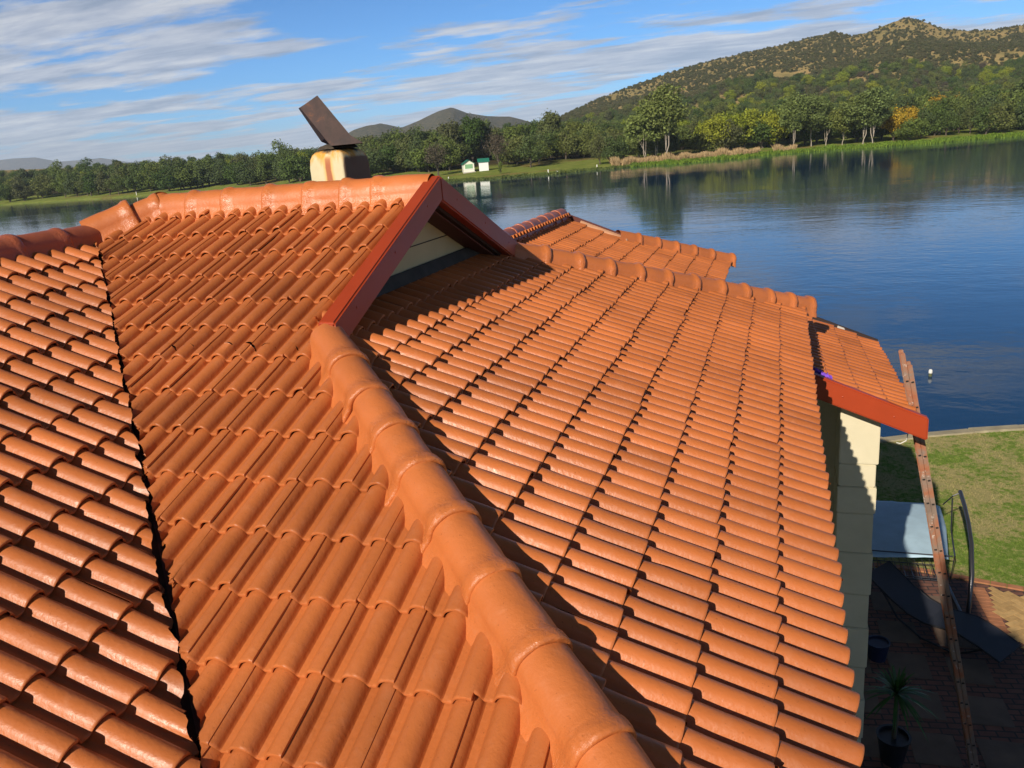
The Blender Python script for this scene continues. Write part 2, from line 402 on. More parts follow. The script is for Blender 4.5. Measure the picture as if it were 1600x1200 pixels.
# ------------------------------------------------------------------ ridge and hip caps
def cap(P0, P1, lip_end=1, a=.118, b=.13, zc=-.03, flare=.035, drop=.5, seed=0, mat=None, collar=.014, name='ridge_cap'):
    """half-round cap from P0 to P1 (points on the ridge line); lip_end 1 -> thick collar at P1"""
    P0 = np.array(P0, float); P1 = np.array(P1, float)
    if lip_end == 0: P0, P1 = P1, P0
    d = P1-P0; Ln = np.linalg.norm(d); d /= Ln
    r = np.cross(d, (0, 0, 1)); r /= np.linalg.norm(r); u = np.cross(r, d)
    nu, na = 15, 33
    # sections along: from under-lap to collar
    ts = np.concatenate([np.linspace(-.05, Ln-.085, 9), [Ln-.068, Ln-.05, Ln-.02, Ln-.004, Ln, Ln-.03]])
    gr = np.concatenate([np.linspace(0, .006, 9), [.006+collar*.45, .006+collar*.9, .006+collar, .006+collar*.75, -.004, -.016]])
    co = np.zeros((nu, na, 3))
    for i, (t_, g_) in enumerate(zip(ts, gr)):
        for j in range(na):
            s = -1+2*j/(na-1)             # -1..1
            phi = s*math.pi*.60
            if abs(s) <= .80:
                ph = s/.80*math.pi/2*1.04; x = (a+g_)*math.sin(ph); z = zc+(b+g_)*math.cos(ph)
            else:
                e = (abs(s)-.80)/.20; sg = 1 if s > 0 else -1
                x = sg*((a+g_)*1.0+flare*e**1.2); z = zc-.008-(drop*.11)*e
            q = P0+d*t_+r*x+u*z
            k = Vector((q[0]*5+seed*3.7, q[1]*5, q[2]*5))
            nn = mnoise.noise(k)*.006+mnoise.noise(k*3.1)*.0035
            if abs(s) > .76: nn *= 1.8
            if 9 <= i <= 12: nn = nn*1.4+mnoise.noise(k*6)*.003
            rad = r*x+u*(z-zc); rad /= np.linalg.norm(rad)+1e-9
            co[i, j] = q+rad*nn
    me = grid_mesh(name, co[..., 0], co[..., 1], co[..., 2])
    rgv = np.zeros((nu, na), np.float32)
    for i in range(nu):
        for j in range(na):
            e_ = abs(-1+2*j/(na-1)); k_ = mnoise.noise(Vector(co[i, j]*7))
            rgv[i, j] = min(1, max(0, (.75 if 8 <= i <= 13 else 0)+(.35 if e_ > .78 else 0)+k_*.5))
    at = me.attributes.new('rg', 'FLOAT', 'POINT'); at.data.foreach_set('value', rgv.ravel())
    o = link(name, me, P(mat or P_cap), house); hpart(o); return o
def cap_run(pts, lip_end, label=None, **k):
    for i in range(len(pts)-1):
        o = cap(pts[i], pts[i+1], lip_end, seed=i*1.3+len(pts), **k)
        if label: o['label'] = label
# main ridge (A)
xs = [1.75, 1.31, 1.03, .69, .31, -.10, -.46, -.82]
cap_run([(x, 0, -.002*i) for i, x in enumerate(xs)], 1, zc=-.035, b=.135, drop=.9, flare=.05, label='cap on the short top ridge')
# front hip: from the gable foot down to the eave corner
ds = [1.83, 2.09, 2.35, 2.60, 2.83, 3.09, 3.35, 3.61, 3.88, 4.15, 4.42, 4.72]
cap_run([(d, -d, -tt*d) for d in ds], 1, a=.108, b=.100, zc=-.03, flare=.06, drop=.85, collar=.012, label='cap on the thickly painted front hip')
# left stub hip
cap_run([(-1.22, -.42, -.150), (-.97, -.17, -.035)], 1, a=.115, b=.125, drop=.9, flare=.04, label='pointed cap joining left ridge and top ridge')
cap_run([(-1.0, -.2, -.085), (-.80, 0, 0)], 1, a=.11, b=.12, drop=.8, flare=.05, label='pointed cap joining left ridge and top ridge')
# left wing ridge
ys = [-.30, -.78, -1.22, -1.66, -2.1, -2.54, -2.98, -3.42, -3.86, -4.3, -4.74, -5.18, -5.62, -6.06, -6.5, -6.94, -7.4, -7.8, -8.1]
cap_run([(-1.2, y, -.195) for y in ys], 0, mat=P_shade, b=.115, drop=.9, label='shade darkened cap on the left wing ridge')
# back hip
db = [1.80, 2.08, 2.36, 2.63, 2.90, 3.17, 3.44, 3.71, 3.98, 4.25, 4.50, 4.74]
cap_run([(d, d, -tt*d) for d in db], 1, a=.118, b=.115, zc=-.03, drop=1.0, flare=.03, collar=.02, label='cap on the back hip above the water')
# far left-hand hip of the hidden side
cap_run([(-.8-.4*i, .4*i, -tt*.4*i) for i in range(10)], 1, drop=.8)
# far wing ridge and hip
cap_run([(.67, y, -.96) for y in (8.12, 7.7, 7.28, 6.86, 6.44, 6.02, 5.6, 5.18, 4.76, 4.34, 3.92, 3.5, 3.0, 2.5)], 1, mat=P_shade, b=.125, collar=.010, label='cap on the far wing ridge')
dd = [0, .29, .58, .87, 1.16, 1.45, 1.80]
cap_run([(1.70+d, 8.15+d, D0[1]-tt*(1.70+d-D0[0])) for d in dd], 1, b=.13, drop=.9, collar=.02, label='cap on the far wing hip')

# ------------------------------------------------------------------ gable: barge boards, wall, flashing
XG0, XG1 = 1.755, 1.872
for sg in (-1, 1):
    m = MB()
    y1 = sg*1.83; top = .086; dep = .198
    za = top; zb = -tt*1.83+top
    m.hexa([(XG0, 0, za-dep), (XG1, 0, za-dep), (XG1, y1, zb-dep), (XG0, y1, zb-dep),
            (XG0, 0, za), (XG1, 0, za-.004), (XG1, y1, zb-.004), (XG0, y1, zb)])
    o = hpart(m.build('barge_board', P(M_red), house, bevel=.012, seg=3))
    o['label'] = 'sunlit front barge board of the gable' if sg < 0 else 'shaded back barge board of the gable'
    for k in range(3):
        b = MB(); yy = sg*(.30+.62*k); zz = -tt*abs(yy)+top-dep*.45
        b.lathe([(.0, .006), (.007, .005), (.011, 0)], 0, 0, 0, 10)
        b.v = [(XG1-.001+z, yy+x, zz+y) for x, y, z in b.v]
        b.build('screw', P(M_red), o)
XW = 1.58
m = MB(); zl = -tt*XW-.07
hw = 1.42
m.add([(XW, -hw, zl), (XW, hw, zl), (XW, 0, -.10), (XW-.2, -hw, zl), (XW-.2, hw, zl), (XW-.2, 0, -.10)],
      [(0, 1, 2), (3, 5, 4), (0, 3, 4, 1), (1, 4, 5, 2), (2, 5, 3, 0)])
hpart(m.build('gable_wall', simple('shade_tinted_cream_board', (.56, .45, .24), .75, var=.08, ns=2).m, house))  # cream turned yellower to offset the blue skylight on this shaded wall
m = MB(); m.box(XW, XW+.006, -.86, .86, -.455, -.448); hpart(m.build('board_joint', P(M_dark), house))
m = MB()     # sloping flashing on a thin upstand
m.hexa([(XW+.002, -1.36, -.70), (XW+.075, -1.38, -.705), (XW+.075, 1.5, -.705), (XW+.002, 1.45, -.70),
        (XW+.004, -1.28, -.615), (XW+.03, -1.28, -.617), (XW+.03, 1.36, -.617), (XW+.004, 1.36, -.615)])
hpart(m.build('flashing', P(M_lead), house, bevel=.005))
# soffit boards under the overhang
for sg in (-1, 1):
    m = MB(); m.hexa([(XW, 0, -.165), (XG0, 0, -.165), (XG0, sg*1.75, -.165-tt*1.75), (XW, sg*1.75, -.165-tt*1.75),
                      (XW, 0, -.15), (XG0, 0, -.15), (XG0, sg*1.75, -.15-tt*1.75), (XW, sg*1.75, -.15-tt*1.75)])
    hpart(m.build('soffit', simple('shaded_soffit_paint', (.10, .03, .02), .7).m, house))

# lean-to barge board and far verge
def ez(x): return -2.355-tt*(x-4.891)
m = MB()
m.hexa([(4.30, 2.66, ez(4.30)-.235), (5.845, 2.66, ez(5.845)-.215), (5.845, 2.745, ez(5.845)-.215), (4.30, 2.745, ez(4.30)-.235),
        (4.30, 2.672, ez(4.30)+.022), (5.845, 2.672, ez(5.845)+.022), (5.845, 2.745, ez(5.845)+.03), (4.30, 2.745, ez(4.30)+.03)])
o = hpart(m.build('barge_board', P(M_red), house, bevel=.014, seg=3)); o['label'] = 'bright red barge board of the low lean to roof'
for x in (5.02, 5.52):
    b = MB(); b.lathe([(.0, .006), (.008, .005), (.012, 0)], 0, 0, 0, 10)
    b.v = [(x+p, 2.667-r_, ez(x)-.10+q) for p, q, r_ in b.v]; b.build('screw', P(M_red), o)
m = MB()
m.hexa([(4.6, 5.99, ez(4.6)-.26), (5.70, 5.99, ez(5.70)-.26), (5.70, 6.03, ez(5.70)-.26), (4.6, 6.03, ez(4.6)-.26),
        (4.6, 5.99, ez(4.6)-.035), (5.70, 5.99, ez(5.70)-.035), (5.70, 6.03, ez(5.70)-.035), (4.6, 6.03, ez(4.6)-.035)])
hpart(m.build('verge_board', P(M_dark), house))
for x0, x1 in ((5.16, 5.26),):
    m = MB(); m.hexa([(x0, 5.93, ez(x0)-.10), (x1, 5.93, ez(x1)-.10), (x1, 5.985, ez(x1)-.10), (x0, 5.985, ez(x0)-.10), (x0, 5.94, ez(x0)-.045), (x1, 5.94, ez(x1)-.045), (x1, 5.985, ez(x1)-.04), (x0, 5.985, ez(x0)-.04)])
    hpart(m.build('verge_mortar', P(M_white), house, bevel=.008))
# far wing verge
dz_ = lambda x: D0[1]-tt*(x-D0[0])
m = MB(); m.hexa([(.6, 8.16, dz_(.6)-.25), (1.85, 8.16, dz_(1.85)-.25), (1.85, 8.20, dz_(1.85)-.25), (.6, 8.20, dz_(.6)-.25),
                  (.6, 8.16, dz_(.6)+.05), (1.80, 8.16, dz_(1.80)+.05), (1.80, 8.20, dz_(1.80)+.05), (.6, 8.20, dz_(.6)+.05)])
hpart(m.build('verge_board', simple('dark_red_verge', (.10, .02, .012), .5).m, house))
m = MB(); m.hexa([(1.02, 8.10, dz_(1.02)-.06), (1.85, 8.10, dz_(1.85)-.06), (1.85, 8.158, dz_(1.85)-.06), (1.02, 8.158, dz_(1.02)-.06),
                  (1.02, 8.11, dz_(1.02)+.0), (1.85, 8.09, dz_(1.85)+.0), (1.85, 8.158, dz_(1.85)+.03), (1.02, 8.158, dz_(1.02)+.03)])
hpart(m.build('verge_mortar', simple('peach_mortar', (.52, .27, .15), .7).m, house, bevel=.01))

# walls
m = MB()
m.box(-4.1, 4.22, -4.2, 4.2, -7.42, -2.05)
m.box(-1.9, 3.1, 4.2, 9.0, -7.42, -2.3)
m.box(-4.1, 2.62, -7.7, -4.2, -7.42, -2.05)
m.box(4.22, 5.30, 3.55, 5.7, -7.42, -2.66)
hpart(m.build('wall', P(M_cream), house))
# unseen stepped block, added behind the viewer to shade patio and ladder
m = MB(); m.box(2.3, 3.237, -12, -10.0, -7.42, 1.4); m.box(3.24, 3.52, -12, -10.0, -7.42, 3.15); m.box(3.523, 4.26, -12, -10.0, -7.42, 2.18); m.box(4.263, 8.0, -12, -10.0, -7.42, 2.0)
hpart(m.build('added_shade_block', P(M_cream), house))
# pillar made of stacked plaster blocks under the lean-to
m = MB(); zt = -2.62; z = -7.4; cuts = [-7.4, -6.95, -6.4, -5.95, -5.42, -4.98, -4.45, -3.96, -3.64, -3.37]
for i in range(len(cuts)):
    z0 = cuts[i]; e = .012 if i % 2 else -.004
    if i < len(cuts)-1: m.box(5.03-e*.3, 5.415+e, 2.95-e*.6, 3.56, z0+.004, cuts[i+1]-.004)
    else: m.hexa([(5.03, 2.945, z0+.004), (5.432, 2.945, z0+.004), (5.432, 3.56, z0+.004), (5.03, 3.56, z0+.004),
                  (5.03, 2.945, ez(5.03)-.14), (5.432, 2.945, ez(5.432)-.14), (5.432, 3.56, ez(5.432)-.14), (5.03, 3.56, ez(5.03)-.14)])
m.box(5.045, 5.40, 2.965, 3.55, -7.4, -3.3)
hpart(m.build('pillar', P(M_cream), house, bevel=.008))

# ------------------------------------------------------------------ chimney with rusted cowl
mc = Mat('rust_streaked_cream_plaster')
gn = mc.tc.outputs['Object']
sp = mc.N.new('ShaderNodeSeparateXYZ'); mc.L.new(gn, sp.inputs[0])
n = mc.noise(3.0, 4, .6); col = mc.ramp(n, [(.3, (.58, .50, .30)), (.7, (.70, .62, .40))])
st = mc.noise(1.0, 5, .6, .3, sc=(16, 16, 1.3)); top = mc.math('MULTIPLY', mc.math('SUBTRACT', sp.outputs[2], .10), 1.9)
sm = mc.math('ADD', st, top); mask = mc.ramp(sm, [(.74, 0.0), (.95, 1.0)])
col = mc.mix(mask, col, (.70, .33, .05))
# one strong rust run
dx = mc.math('ABSOLUTE', mc.math('SUBTRACT', mc.math('ADD', sp.outputs[0], mc.math('MULTIPLY', mc.noise(5, 3), .03)), 0.655))
run = mc.ramp(dx, [(.022, 1.0), (.034, 0.0)]); halo = mc.ramp(dx, [(.03, .8), (.062, 0.0)])
fr = mc.ramp(sp.outputs[1], [(.455, 1.0), (.47, 0.0)])
col = mc.mix(mc.math('MULTIPLY', halo, fr), col, (.72, .42, .10)); col = mc.mix(mc.math('MULTIPLY', run, fr), col, (.42, .14, .06))
grime = mc.ramp(mc.math('ADD', sp.outputs[2], mc.math('MULTIPLY', mc.noise(14, 4), .10)), [(.375, 0.0), (.40, 1.0)])
col = mc.mix(grime, col, (.05, .04, .03))
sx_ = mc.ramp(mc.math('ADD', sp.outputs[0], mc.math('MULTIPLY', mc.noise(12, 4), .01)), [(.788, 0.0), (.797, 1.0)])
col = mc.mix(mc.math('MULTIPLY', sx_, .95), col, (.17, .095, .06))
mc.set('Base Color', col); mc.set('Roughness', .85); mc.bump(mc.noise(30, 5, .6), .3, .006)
ch = MB(); CY0, CY1, CX0, CX1 = .45, .93, .445, .80
# rounded shoulders: stacked sections
secs = [(-.7, 0), (.20, 0), (.27, .008), (.31, .025), (.338, .055), (.352, .10)]
vs = []; ns = 24
for z, ins in secs:
    hx = (CX1-CX0)/2-ins; hy = (CY1-CY0)/2-ins; cx = (CX0+CX1)/2; cy = (CY0+CY1)/2; r0 = 0
    for k in range(ns):
        a = 2*math.pi*(k+.5)/ns; c_, s_ = math.cos(a), math.sin(a); e = .13
        vs.append((cx+hx*math.copysign(abs(c_)**e, c_), cy+hy*math.copysign(abs(s_)**e, s_), z))
fs = [(i*ns+k, i*ns+(k+1) % ns, (i+1)*ns+(k+1) % ns, (i+1)*ns+k) for i in range(len(secs)-1) for k in range(ns)]
fs.append(tuple((len(secs)-1)*ns+k for k in range(ns)))
ch.add(vs, fs, True)
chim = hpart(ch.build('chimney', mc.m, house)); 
me = chim.data
M_rust = Mat('rusted_steel')
n = M_rust.noise(9, 7, .65, .4); M_rust.set('Base Color', M_rust.ramp(n, [(.30, (.030, .018, .016)), (.58, (.060, .032, .026)), (.70, (.14, .055, .022)), (.80, (.30, .11, .03))]))
M_rust.set('Roughness', .62); M_rust.set('Metallic', .25); M_rust.bump(M_rust.noise(40, 5, .6), .3, .003)
mt = MB()
# irregular mortar and rust crust on top of the chimney
cx, cy = .625, .69
secs = [(.352, .17, .20), (.375, .15, .18), (.392, .10, .12), (.396, .02, .02)]; vs = []
for z, ax, ay in secs:
    for k in range(28):
        a = 2*math.pi*k/28; w = 1+.18*mnoise.noise(Vector((math.cos(a)*2, math.sin(a)*2, z*9)))
        vs.append((cx+ax*w*math.cos(a), cy+ay*w*math.sin(a), z+.006*mnoise.noise(Vector((math.cos(a)*5, math.sin(a)*5, z*30)))))
mt.add(vs, [(i*28+k, i*28+(k+1) % 28, (i+1)*28+(k+1) % 28, (i+1)*28+k) for i in range(3) for k in range(28)], True)
hpart(mt.build('crust', simple('mossy_mortar', (.06, .045, .03), .9, ns=20, var=.5, bump=.6, bd=.01).m, house)).name = 'chimney_crust'
# the cowl: flared square foot and a tube leaning up to the left, open sloping mouth
def quad(c, ux, uy, hx, hy): 
    c = np.array(c); ux = np.array(ux, float); uy = np.array(uy, float)
    return [c-ux*hx-uy*hy, c+ux*hx-uy*hy, c+ux*hx+uy*hy, c-ux*hx+uy*hy]
cw = MB()
#            front-left   front-right    back-right      back-left
hi = [(.415, .50, .714), (.600, .50, .797), (.472, .72, .810), (.262, .72, .725)]
mi = [(.628, .47, .440), (.853, .52, .455), (.725, .74, .455), (.435, .74, .425)]
lo = [(.700, .44, .376), (.958, .54, .380), (.835, .78, .380), (.530, .76, .376)]
vs = hi+mi+lo
f = []
for i in range(2):
    for k in range(4):
        p0, p1, p2, p3 = i*4+k, i*4+(k+1) % 4, (i+1)*4+(k+1) % 4, (i+1)*4+k
        f += [(p0, p1, p3), (p1, p2, p3)] if k else ([(p0, p1, 8), (p1, 5, 8)] if i == 0 else [(5, 9, 8)])
f += [(0, 8, 4), (0, 3, 2, 1)]
cw.add(vs, f)
cow = cw.build('cowl', M_rust.m, house); hpart(cow)

# ------------------------------------------------------------------ ground near the house
GZ = -7.4
mg = Mat('mown_lawn'); pos = mg.N.new('ShaderNodeNewGeometry').outputs['Position']
a = mg.noise(.9, 5, .6, .2, vec=pos); b_ = mg.noise(9, 6, .7, vec=pos); c_ = mg.noise(60, 3, .6, vec=pos)
col = mg.ramp(b_, [(.3, (.12, .21, .024)), (.55, (.22, .31, .055)), (.75, (.36, .36, .11))])
dry = mg.mix(c_, (.36, .30, .12), (.56, .45, .22)); dm = mg.ramp(mg.math('ADD', mg.math('MULTIPLY', a, .5), mg.math('MULTIPLY', b_, .5)), [(.45, 0.0), (.54, .85)])
mg.set('Base Color', mg.mix(dm, col, dry)); mg.set('Roughness', .95); mg.b.inputs['Specular IOR Level'].default_value = .15
mg.bump(mg.noise(38, 5, .75, vec=pos), .9, .05)
edge = [(-80, 6), (-40, 10), (-20, 12), (0, 13.2), (4, 13.8), (6.95, 14.4), (7.94, 14.86), (9.0, 15.25), (10.18, 15.6), (14, 16.6), (22, 18.4), (40, 21), (80, 24)]
m = MB(); n = len(edge)
# lawn with slab thickness, dense strips not needed
vs = [(x, y, GZ) for x, y in edge]+[(x, -60, GZ) for x, y in edge]+[(x, y, -8.6) for x, y in edge]
m.add(vs, [(i, i+1, n+i+1, n+i) for i in range(n-1)]+[(i, 2*n+i, 2*n+i+1, i+1) for i in range(n-1)])
lawn = m.build('lawn', mg.m); tag(lawn, kind='structure', label='mown lawn with dry patches between patio and lake')
# stone kerb at the water's edge
m = MB()
for i in range(n-1):
    a0 = np.array(edge[i], float); b0 = np.array(edge[i+1], float); L_ = np.linalg.norm(b0-a0); d = (b0-a0)/L_; nn = np.array((-d[1], d[0]))
    ks = int(max(1, L_/.9))
    for k in range(ks):
        p = a0+d*(L_*k/ks+.008); q = a0+d*(L_*(k+1)/ks-.008); w = .26+rnd.uniform(-.02, .02); h = rnd.uniform(.0, .02)
        m.hexa([(*(p-nn*.06), -8.5), (*(q-nn*.06), -8.5), (*(q+nn*w), -8.5), (*(p+nn*w), -8.5), (*(p-nn*.06), GZ+.035+h), (*(q-nn*.06), GZ+.035+h), (*(q+nn*w), GZ+.02+h), (*(p+nn*w), GZ+.02+h)])
kerb = m.build('lake_kerb', simple('pale_stone_kerb', (.36, .31, .20), .85, var=.25, ns=3, bump=.5, bd=.02).m, bevel=.012); tag(kerb, kind='structure')
# blades of grass on the visible lawn
def grass():
    n = 34000; xs = rs.uniform(6.0, 13.5, n); ys = rs.uniform(7.95, 16.4, n)
    ex = np.interp(xs, [p[0] for p in edge], [p[1] for p in edge])-.08
    yl = np.interp(xs, [6.06, 6.73, 7.6, 8.3, 14], [8.2, 8.2, 7.98, 7.82, 7.4])
    keep = (ys < ex) & (ys > yl); xs = xs[keep]; ys = ys[keep]; n = len(xs)
    a = rs.uniform(0, 6.28, n); h = rs.uniform(.018, .045, n); w = rs.uniform(.004, .009, n)
    lean = rs.uniform(-.025, .025, (n, 2)); base = np.stack([xs, ys, np.full(n, GZ)], -1)
    dx = np.stack([np.cos(a)*w, np.sin(a)*w, np.zeros(n)], -1)
    tip = base+np.stack([lean[:, 0], lean[:, 1], h], -1)
    co = np.stack([base-dx, base+dx, tip], 1).reshape(-1, 3); q = np.arange(3*n).reshape(-1, 3)
    me = bpy.data.meshes.new('grass'); raw_mesh(me, co, q, False)
    o = link('grass', me, mg.m); tag(o, 'short green and straw coloured grass on the lawn', 'grass', kind='stuff')
grass()
# patio sheets
def brick(name, c1, c2, mortar, scale, bw, bh, off=.5, rot=0, ms=.012):
    m = Mat(name); p = m.N.new('ShaderNodeNewGeometry').outputs['Position']
    mp = m.N.new('ShaderNodeMapping'); mp.inputs['Rotation'].default_value = (0, 0, R(rot)); m.L.new(p, mp.inputs[0])
    t = m.N.new('ShaderNodeTexBrick'); t.offset = off; t.inputs['Scale'].default_value = scale; t.inputs['Brick Width'].default_value = bw
    t.inputs['Row Height'].default_value = bh; t.inputs['Mortar Size'].default_value = ms; t.inputs['Color1'].default_value = (*c1, 1); t.inputs['Color2'].default_value = (*c2, 1); t.inputs['Mortar'].default_value = (*mortar, 1)
    m.L.new(mp.outputs[0], t.inputs['Vector']); nn = m.noise(7, 5, .6, vec=p)
    m.set('Base Color', m.mix(1.0, t.outputs[0], m.ramp(nn, [(.3, .8), (.7, 1.15)]), 'MULTIPLY')); m.set('Roughness', .85)
    inv = m.math('SUBTRACT', 1.0, t.outputs[1]); m.bump(inv, .5, .006); return m
def sheet(name, poly, z, mat, label=None):
    m = MB(); n = len(poly); m.add([(x, y, z) for x, y in poly]+[(x, y, z-.03) for x, y in poly], [tuple(range(n))]+[(i, (i+1) % n, (i+1) % n+n, i+n) for i in range(n)])
    return tag(m.build(name, mat.m), label, kind='structure')
sheet('patio', [(3.0, -14), (12, -14), (12, 7.15), (8.3, 7.62), (7.6, 7.78), (6.73, 8.0), (3.0, 8.0)], GZ+.006,
      brick('red_clay_pavers', (.20, .085, .055), (.15, .065, .045), (.05, .035, .03), 1, .22, .11, .5, -8), 'red clay paver patio')
sl_ = MB()
mslab = simple('worn_concrete_slab', (.15, .10, .07), .85, var=.2, ns=3, bump=.3)
for i in range(-3, 3):
    for j in range(-5, 9):
        x = 6.25+i*.80; y = 5.2+j*.86; 
        if x > 7.2 or y > 7.2: continue
        c_, s_ = math.cos(R(8)), math.sin(R(8)); q = []
        for dx, dy in ((-.27, -.29), (.27, -.29), (.27, .29), (-.27, .29)):
            X_ = (i*.80+dx); Y_ = (j*.86+dy); q.append((6.25+X_*c_-Y_*s_*.3, 5.2+X_*s_*.3+Y_*c_))
        sl_.hexa([(*p, GZ-.01) for p in q]+[(*p, GZ+.012) for p in q])
tag(sl_.build('paving_slabs', mslab.m, bevel=.004), kind='structure')
# herringbone paving, modelled brick by brick
def herring():
    m = MB(); a = .105; g_ = .004; ox, oy = 7.80, 5.0; ang = R(-7); c_, s_ = math.cos(ang), math.sin(ang)
    def put(x, y, w, h):
        x0, x1, y0, y1 = x+g_, x+w-g_, y+g_, y+h-g_
        cxm, cym = (x0+x1)/2, (y0+y1)/2; X_ = ox+cxm*c_-cym*s_; Y_ = oy+cxm*s_+cym*c_
        lim = np.interp(X_, [7.6, 8.3, 12], [7.70, 7.54, 7.1])
        if Y_ > lim or Y_ < 4.6 or X_ < 7.80-.03*(Y_-6.3) or X_ > 10.5: return
        z = GZ+.012+rnd.uniform(0, .002); q = [(ox+p*c_-r*s_, oy+p*s_+r*c_) for p, r in ((x0, y0), (x1, y0), (x1, y1), (x0, y1))]
        m.hexa([(*p, GZ-.01) for p in q]+[(*p, z) for p in q])
    for i in range(-30, 40):
        for j in range(-30, 40):
            bx = (i+j*1)*a+j*a*0; 
            X = i*a+j*a; Y = -i*a+j*a
            # standard 2:1 herringbone cell
            put(X*1.0+ i*0, Y*1.0, 2*a, a) if (True) and (i % 1 == 0 and j % 2 == 0) else None
            put(X, Y+0*a, a, 2*a) if j % 2 == 1 else None
    return m
mh = MB(); a = .105; ang = R(38); c_, s_ = math.cos(ang), math.sin(ang); ox, oy = 9.0, 6.2; g_ = .0035
def put(x, y, w, h):
    x0, x1, y0, y1 = x+g_, x+w-g_, y+g_, y+h-g_; xm, ym = (x0+x1)/2, (y0+y1)/2; X_ = ox+xm*c_-ym*s_; Y_ = oy+xm*s_+ym*c_
    lim = np.interp(X_, [7.6, 8.3, 12], [7.66, 7.48, 7.1])
    if Y_ > lim or Y_ < 4.6 or X_ < 7.80-.06*(Y_-6.3) or X_ > 10.6: return
    q = [(ox+p*c_-r*s_, oy+p*s_+r*c_) for p, r in ((x0, y0), (x1, y0), (x1, y1), (x0, y1))]; z = GZ+.014+rnd.uniform(0, .003)
    mh.hexa([(*p, GZ-.01) for p in q]+[(*p, z) for p in q])
for k in range(-24, 25):           # k-th diagonal stair; period (a, a) along it, neighbours offset by (2a,-2a)+...
    for t_ in range(-30, 31):
        X = t_*a+2*k*a; Y = t_*a-2*k*a
        put(X, Y, 2*a, a); put(X, Y+a, a, 2*a)
mp_ = Mat('yellow_clay_pavers'); p_ = mp_.N.new('ShaderNodeNewGeometry'); 
rn = mp_.N.new('ShaderNodeTexWhiteNoise'); mp_.L.new(p_.outputs['Random Per Island'], rn.inputs['Vector'])
mp_.set('Base Color', mp_.mix(1.0, mp_.ramp(p_.outputs['Random Per Island'], [(0, (.42, .26, .10)), (1, (.55, .35, .14))]), mp_.ramp(mp_.noise(14, 5, .6), [(.3, .8), (.7, 1.1)]), 'MULTIPLY')); mp_.set('Roughness', .85)
tag(mh.build('herringbone_paving', mp_.m), 'yellow herringbone paving', kind='structure')
m = MB(); ln = [(5.5, 8.06), (6.06, 8.10), (6.73, 8.08), (7.2, 7.97), (7.6, 7.86), (8.3, 7.69), (9.2, 7.55), (11.5, 7.3)]
pts = []
for i in range(len(ln)-1):
    a0 = np.array(ln[i]); b0 = np.array(ln[i+1]); L_ = np.linalg.norm(b0-a0); k = max(1, round(L_/.215))
    for j in range(k): pts.append((a0+(b0-a0)*j/k, a0+(b0-a0)*(j+1)/k))
for p, q in pts:
    d = (q-p)/np.linalg.norm(q-p); nn = np.array((-d[1], d[0])); p = p+d*.005; q = q-d*.005; h = rnd.uniform(0, .006)
    m.hexa([(*(p-nn*.06), GZ-.02), (*(q-nn*.06), GZ-.02), (*(q+nn*.06), GZ-.02), (*(p+nn*.06), GZ-.02), (*(p-nn*.06), GZ+.022+h), (*(q-nn*.06), GZ+.022+h), (*(q+nn*.06), GZ+.022+h), (*(p+nn*.06), GZ+.022+h)])
for k in range(15):    # red band left of the yellow paving
    y = 7.62-k*.112; x = 7.59-.06*(y-6.3)
    m.hexa([(x, y-.107, GZ-.02), (x+.2, y-.107, GZ-.02), (x+.2, y, GZ-.02), (x, y, GZ-.02), (x, y-.107, GZ+.015), (x+.2, y-.107, GZ+.015), (x+.2, y, GZ+.015), (x, y, GZ+.015)])
tag(m.build('brick_edging', simple('red_edging_brick', (.36, .15, .07), .85, var=.25, ns=5).m, bevel=.004), kind='structure')

# ------------------------------------------------------------------ lake
mw = Mat('lake_water'); pos = mw.N.new('ShaderNodeNewGeometry').outputs['Position']
mw.set('Base Color', (.009, .040, .095, 1)); mw.set('Roughness', .03); mw.b.inputs['IOR'].default_value = 1.333
calm = mw.ramp(mw.noise(.016, 4, .55, .6, vec=pos, sc=(1, 2.2, 1)), [(.40, .25), (.60, 1.0)])
w1 = mw.noise(1.5, 3, .5, .2, vec=pos, sc=(1, 1.3, 1)); w2 = mw.noise(.42, 3, .5, .4, vec=pos, sc=(1, 1.5, 1)); w3 = mw.noise(5.5, 2, .5, vec=pos)
hgt = mw.math('ADD', mw.math('ADD', mw.math('MULTIPLY', w1, .07), mw.math('MULTIPLY', w2, .15)), mw.math('MULTIPLY', w3, .016))
hgt = mw.math('MULTIPLY', hgt, calm)
mw.bump(hgt, 1.0, .15)
m = MB(); m.add([(-4000, -600, -7.9), (4000, -600, -7.9), (4000, 4000, -7.9), (-4000, 4000, -7.9)], [(0, 1, 2, 3)])
tag(m.build('lake', mw.m), 'dark blue rippled lake', kind='structure')

# ------------------------------------------------------------------ far bank terrain (distances measured from the house)
def direc(px, py):
    d = FW+RT*(px-800)/FPX-UP*(py-600)/FPX; return d/math.hypot(d[0], d[1])
def hor(px): return 294.18-(294.18-166.0)*px/1600
def spot(px, r, z=0): d = direc(px, hor(px)); return (CAM[0]+d[0]*r, CAM[1]+d[1]*r, z)
RSX = [-700, -200, 0, 100, 200, 300, 450, 600, 700, 900, 1000, 1200, 1400, 1600, 1900, 2300]
RSR = [640, 560, 480, 440, 405, 390, 330, 250, 236, 238, 242, 262, 272, 278, 280, 280]
def r_s(px): return float(np.interp(px, RSX, RSR))+4*math.sin(px*.021)+2.5*math.sin(px*.063+1)
